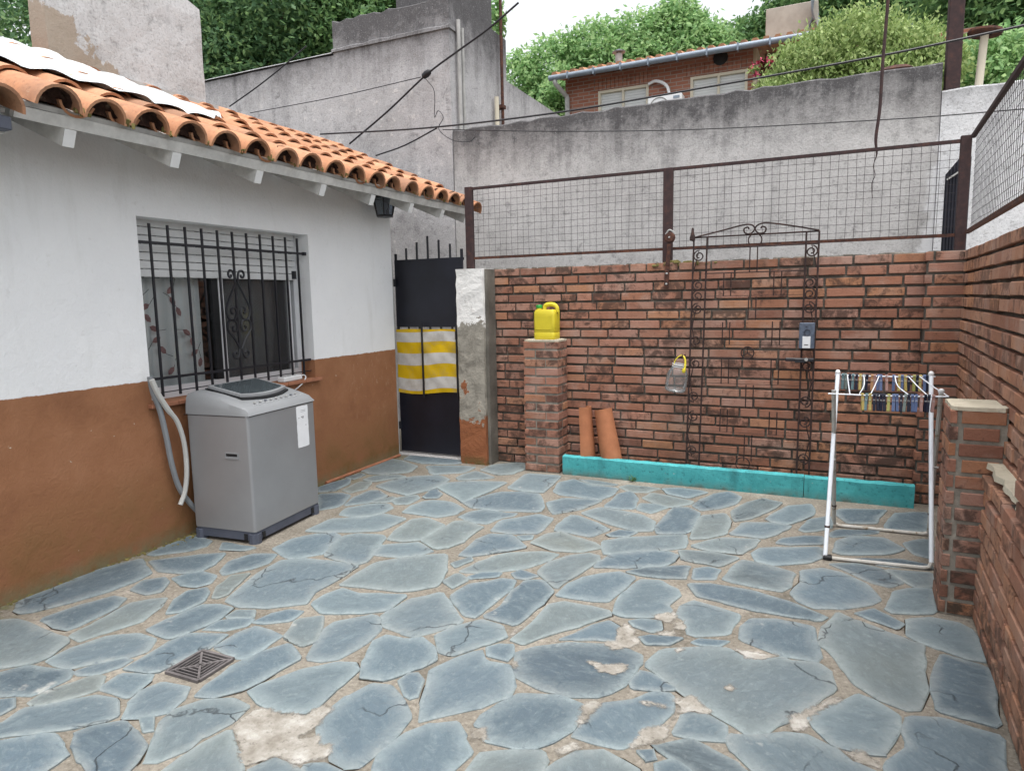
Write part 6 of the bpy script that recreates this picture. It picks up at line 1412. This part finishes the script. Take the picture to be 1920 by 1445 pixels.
# ------------------------------------------------------------ plastic jug hung on the wall
jg = thing('plastic_jug', 'clear plastic jug with yellow handle hanging on the brick wall left of the trellis', 'jug', (-1.06, 5.27, .72))
jm = Matrix.Translation((-1.068, 5.262, .715)) @ Matrix.Rotation(math.radians(9), 4, 'Y')
vs = []; prof = [(.0, .0), (.068, .0), (.080, .012), (.080, .03), (.076, .036), (.079, .05), (.079, .125), (.074, .15), (.060, .178), (.052, .186), (.055, .19), (.055, .198), (.05, .202), (.05, .225), (.047, .226)]
n = 32; mb = MB(); vs = []
for i, (r_, z) in enumerate(prof):
    for q in range(n):
        a = 2 * PI * q / n; rr_ = r_ * (1 + (.035 * (1 if q % 4 < 2 else -1) if .045 < z < .13 else 0)); vs.append(jm @ Vector((rr_ * math.cos(a), rr_ * math.sin(a), z)))
mb.add(vs, [(i * n + q, i * n + (q + 1) % n, (i + 1) * n + (q + 1) % n, (i + 1) * n + q) for i in range(len(prof) - 1) for q in range(n)]); mb.build('bottle', MAT['pet'], jg, False, True)
for z in (.195, .214): MB().tube([jm @ Vector((.0525 * math.cos(2 * PI * q / 20), .0525 * math.sin(2 * PI * q / 20), z)) for q in range(20)], .003, 5, True, True).build('neck_ring', MAT['white_plastic'], jg)
MB().lathe([(.0, .001), (.066, .001), (.076, .010), (.077, .022), (.0, .022)], 24, jm, False).build('water_residue', MAT['pet'], jg)
MB().tube(curve([jm @ Vector(p) for p in ((-.035, -.038, .205), (-.028, -.03, .25), (.0, -.02, .285), (.018, -.015, .287), (.042, -.025, .255), (.052, -.04, .205), (.05, -.05, .18))], 5), [.004] * 16 + [.0075] * 15, 7).build('handle', MAT['yellow'], jg, False, True)
MB().lathe([(.012, -.015), (.015, .0), (.012, .015)], 8, jm @ Matrix.Translation((.05, -.048, .178))).build('handle_knob', MAT['yellow'], jg)
MB().tube([(-1.008, 5.36, .995), (-1.008, 5.235, .992), (-1.008, 5.228, 1.008)], .004, 6).build('hook', MAT['rust'], jg)

# ------------------------------------------------------------ drying rack
rk = thing('drying_rack', 'white folding clothes drying rack with crossed legs beside the right pillar', 'drying rack', (.3, 4.25, 0))
A0, A1 = Vector((.03, 3.945, .012)), Vector((.535, 3.985, .012)); A2, A3 = Vector((.060, 4.36, .985)), Vector((.528, 4.37, .988))
B0, B1 = Vector((.078, 4.545, .012)), Vector((.588, 4.565, .012)); B2, B3 = Vector((.040, 4.09, .915)), Vector((.545, 4.10, .930))
def ucorner(a, b, c, d, r=.05):
    """polyline a-b-c-d with rounded corners at b and c"""
    pts = [a]
    for p, q, s_ in ((a, b, c), (b, c, d)):
        u = (p - q).normalized() * r; v_ = (s_ - q).normalized() * r
        for i in range(6): t = i / 5; pts.append(q + u * (1 - t) ** 2 + v_ * t ** 2)
    return pts + [d]
MB().tube([A2, A0], .0115, 8).build('leg', MAT['white_tube'], rk, False, True); MB().tube([A3, A1 + (A3 - A1) * .03], .0115, 8).build('leg', MAT['white_tube'], rk, False, True)
MB().tube([B2, B0 + (B2 - B0) * .05], .0115, 8).build('leg', MAT['worn_tube'], rk, False, True); MB().tube([B3, B1 + (B3 - B1) * .05], .0115, 8).build('leg', MAT['worn_tube'], rk, False, True)
MB().tube([A0 + Vector((.006, 0, 0)), A1 - Vector((.04, .003, 0)), A1 - Vector((.012, 0, -.006)), A1 + (A3 - A1) * .03], .0105, 8).build('foot_bar', MAT['worn_tube'], rk, False, True)
MB().tube([B0 + (B2 - B0) * .05, B0 + Vector((.004, 0, .01)), B0 + Vector((.03, .001, 0)), B1 - Vector((.03, .001, 0)), B1 - Vector((.004, 0, -.01)), B1 + (B3 - B1) * .05], .0105, 8).build('foot_bar', MAT['worn_tube'], rk, False, True)
m_ = Matrix.Translation(A0 + Vector((.012, 0, .002))); MB().obox(m_, .045, .036, .026, .006).build('corner_clip', MAT['rubber_and_gap_shade'], rk)
for p in (A2, A3): MB().lathe([(.012, -.004), (.014, .0), (.014, .010), (.009, .019), (.003, .022)], 10, Matrix.Translation(p)).build('end_cap', MAT['white_plastic'], rk, False, True)
MB().lathe([(.013, -.004), (.016, .002), (.014, .012), (.004, .017)], 10, Matrix.Translation(B3)).build('end_cap', MAT['white_plastic'], rk, False, True)
MB().lathe([(.012, -.002), (.012, .006)], 8, Matrix.Translation(B2)).build('end_cap', MAT['pipe_grey'], rk)
F0, F1 = Vector((.012, 4.075, .902)), Vector((.578, 4.09, .908)); K0, K1 = Vector((.045, 4.375, .975)), Vector((.55, 4.385, .978))
for a, b in ((F0, F1), (K0, K1)): MB().tube([a, a + (b - a) * .3 + Vector((0, 0, -.004)), a + (b - a) * .65 + Vector((0, 0, -.005)), b], .0042, 6).build('wire', MAT['white_tube'], rk)
for (u, v_, kx) in ((.13, .19, 0), (.30, .27, .012), (.455, .365, .0), (.61, .69, -.02), (.74, .84, .0), (.85, 1.0, 0.0)):
    a = K0 + (K1 - K0) * u; b = F0 + (F1 - F0) * v_
    MB().tube(curve([a, (a + b) / 2 + Vector((kx, 0, -.004)), b], 4), .003, 5).build('line', MAT['white_tube'], rk)
for p in (A0 + (A2 - A0) * .16, B0 + (B2 - B0) * .16, B1 + (B3 - B1) * .16): MB().lathe([(.014, -.006), (.014, .006)], 8, Matrix.Translation(p)).build('rivet_sleeve', MAT['post'], rk)
mid = (A0 + A2 + B0 + B2) / 4
MB().tube([Vector((.045, 4.22, .50)), Vector((.064, 4.22, .50))], .006, 6).build('pivot', MAT['pipe_grey'], rk); MB().tube([Vector((.528, 4.22, .50)), Vector((.57, 4.22, .50))], .006, 6).build('pivot', MAT['pipe_grey'], rk)
# clothespins
PINC = {'yellow': (.42, .33, .11), 'blue': (.11, .155, .29), 'navy': (.014, .017, .036), 'teal': (.12, .20, .22), 'orange': (.44, .24, .12), 'pink': (.36, .22, .20), 'sage': (.16, .20, .19), 'lime': (.35, .35, .11)}
PM = {c_: simple(c_ + '_pin_plastic', v_, .45, .4, 0, .12, 10) for c_, v_ in PINC.items()}
def pin_mesh(c_):
    mb = MB()
    for s_ in (-1, 1):
        pts = [(.0045, .030), (.0075, .024), (.0048, .014), (.0055, .002), (.0088, -.018), (.012, -.048), (.0085, -.052), (.0035, -.02), (.001, .0), (.001, .012), (.0035, .020), (.001, .028)]
        mb.prism([(s_ * u, z) for u, z in pts], lambda u, z: (-.0068, u * .8, z * 1.15), lambda u, z: (.0068, u * .8, z * 1.15))
    return mb.mesh('clothespin', PM[c_])
def spring_mesh(): return MB().tube([Vector((x, .0105 * math.cos(a), -.002 + .006 * math.sin(a))) for x, a in [(-.0056 + .0112 * q / 12, 2 * PI * q / 6) for q in range(13)]], .001, 4).mesh('spring', MAT['pipe_grey'])
SPR = spring_mesh(); PMESH = {c_: pin_mesh(c_) for c_ in PINC}
ORD = ['first', 'second', 'third', 'fourth', 'fifth', 'sixth', 'seventh', 'eighth', 'ninth', 'tenth', 'eleventh', 'twelfth', 'thirteenth', 'fourteenth', 'fifteenth', 'sixteenth', 'seventeenth', 'eighteenth', 'nineteenth', 'twentieth', 'twenty-first', 'twenty-second', 'twenty-third', 'twenty-fourth', 'twenty-fifth']
ROWF = [('yellow', .30), ('teal', .332), ('yellow', .365), ('navy', .40), ('navy', .428), ('navy', .456), ('navy', .484), ('lime', .52), ('blue', .56), ('blue', .588), ('navy', .622), ('sage', .655), ('navy', .685), ('blue', .715), ('blue', .743), ('pink', .785), ('navy', .818), ('navy', .845), ('pink', .88)]
ROWB = [('pink', .05), ('teal', .085), ('sage', .115), ('navy', .155), ('teal', .19), ('navy', .225), ('yellow', .265), ('sage', .30), ('navy', .33), ('orange', .385), ('pink', .41), ('blue', .445), ('blue', .475), ('pink', .53), ('blue', .60), ('yellow', .655), ('blue', .685), ('yellow', .715), ('navy', .75), ('lime', .80), ('navy', .83), ('yellow', .86), ('blue', .90), ('navy', .925), ('yellow', .965)]
for rown, row, a, b in (('front', ROWF, F0, F1), ('back', ROWB, K0, K1)):
    for i, (c_, u) in enumerate(row):
        p = a + (b - a) * u + Vector((0, 0, -.004 - .004 * math.sin(u * PI)))
        o = bpy.data.objects.new('clothespin', PMESH[c_]); o.location = p + Vector((0, 0, -.020)); o.rotation_euler = (rnd.uniform(-.08, .08), rnd.uniform(-.05, .05), rnd.uniform(-.25, .25)); put(o, None)
        cn = {'navy': 'dark navy'}.get(c_, c_)
        tag(o, '%s clothespin, %s from the left on the %s wire of the drying rack' % (cn, ORD[i], rown), 'clothespin', 'clothespins on the drying rack')
        s_ = bpy.data.objects.new('spring', SPR); put(s_, o, True)

# ------------------------------------------------------------ little weeds and litter
wd = thing('weed', 'tiny green weed growing at the foot of the turquoise kerb', 'weed', (-1.36, 5.12, 0))
mb = MB()
for q in range(22):
    a = rnd.uniform(0, 2 * PI); L = rnd.uniform(.02, .055); h = rnd.uniform(.01, .06); x, y = -1.36 + rnd.uniform(-.02, .02), 5.112 + rnd.uniform(-.008, .005)
    d = Vector((math.cos(a), math.sin(a) * .6 - .2, 0)); p = Vector((x, y, .003)); s_ = Vector((-d.y, d.x, 0)) * .006
    mb.add([p, p + d * L * .5 + s_ + Vector((0, 0, h * .7)), p + d * L + Vector((0, 0, h)), p + d * L * .5 - s_ + Vector((0, 0, h * .7))], [(0, 1, 2, 3)])
mb.build('leaves', MAT['leaf_mid'], wd); MB().tube([(-1.36, 5.115, 0), (-1.36, 5.112, .03)], .003, 5).build('stem', MAT['leaf_mid'], wd)
ms = MB()
for q in range(420):
    t = rnd.random(); y = 1.7 + 3.4 * t; x = -3.628 + abs(rnd.gauss(0, .012)); r_ = rnd.uniform(.003, .010)
    if rnd.random() < .35: y = rnd.gauss(2.95, .12); x = -3.62 + abs(rnd.gauss(0, .05))
    ms.obox(Matrix.Translation((x, y, .003)) @ Euler((rnd.random(), rnd.random(), rnd.random() * 6)).to_matrix().to_4x4(), r_ * 2, r_ * 1.3, r_)
o = ms.build('wall_foot_moss', MAT['dry_moss']); tag(o, 'thin line of dry moss at the foot of the house wall', 'moss', None, 'stuff')
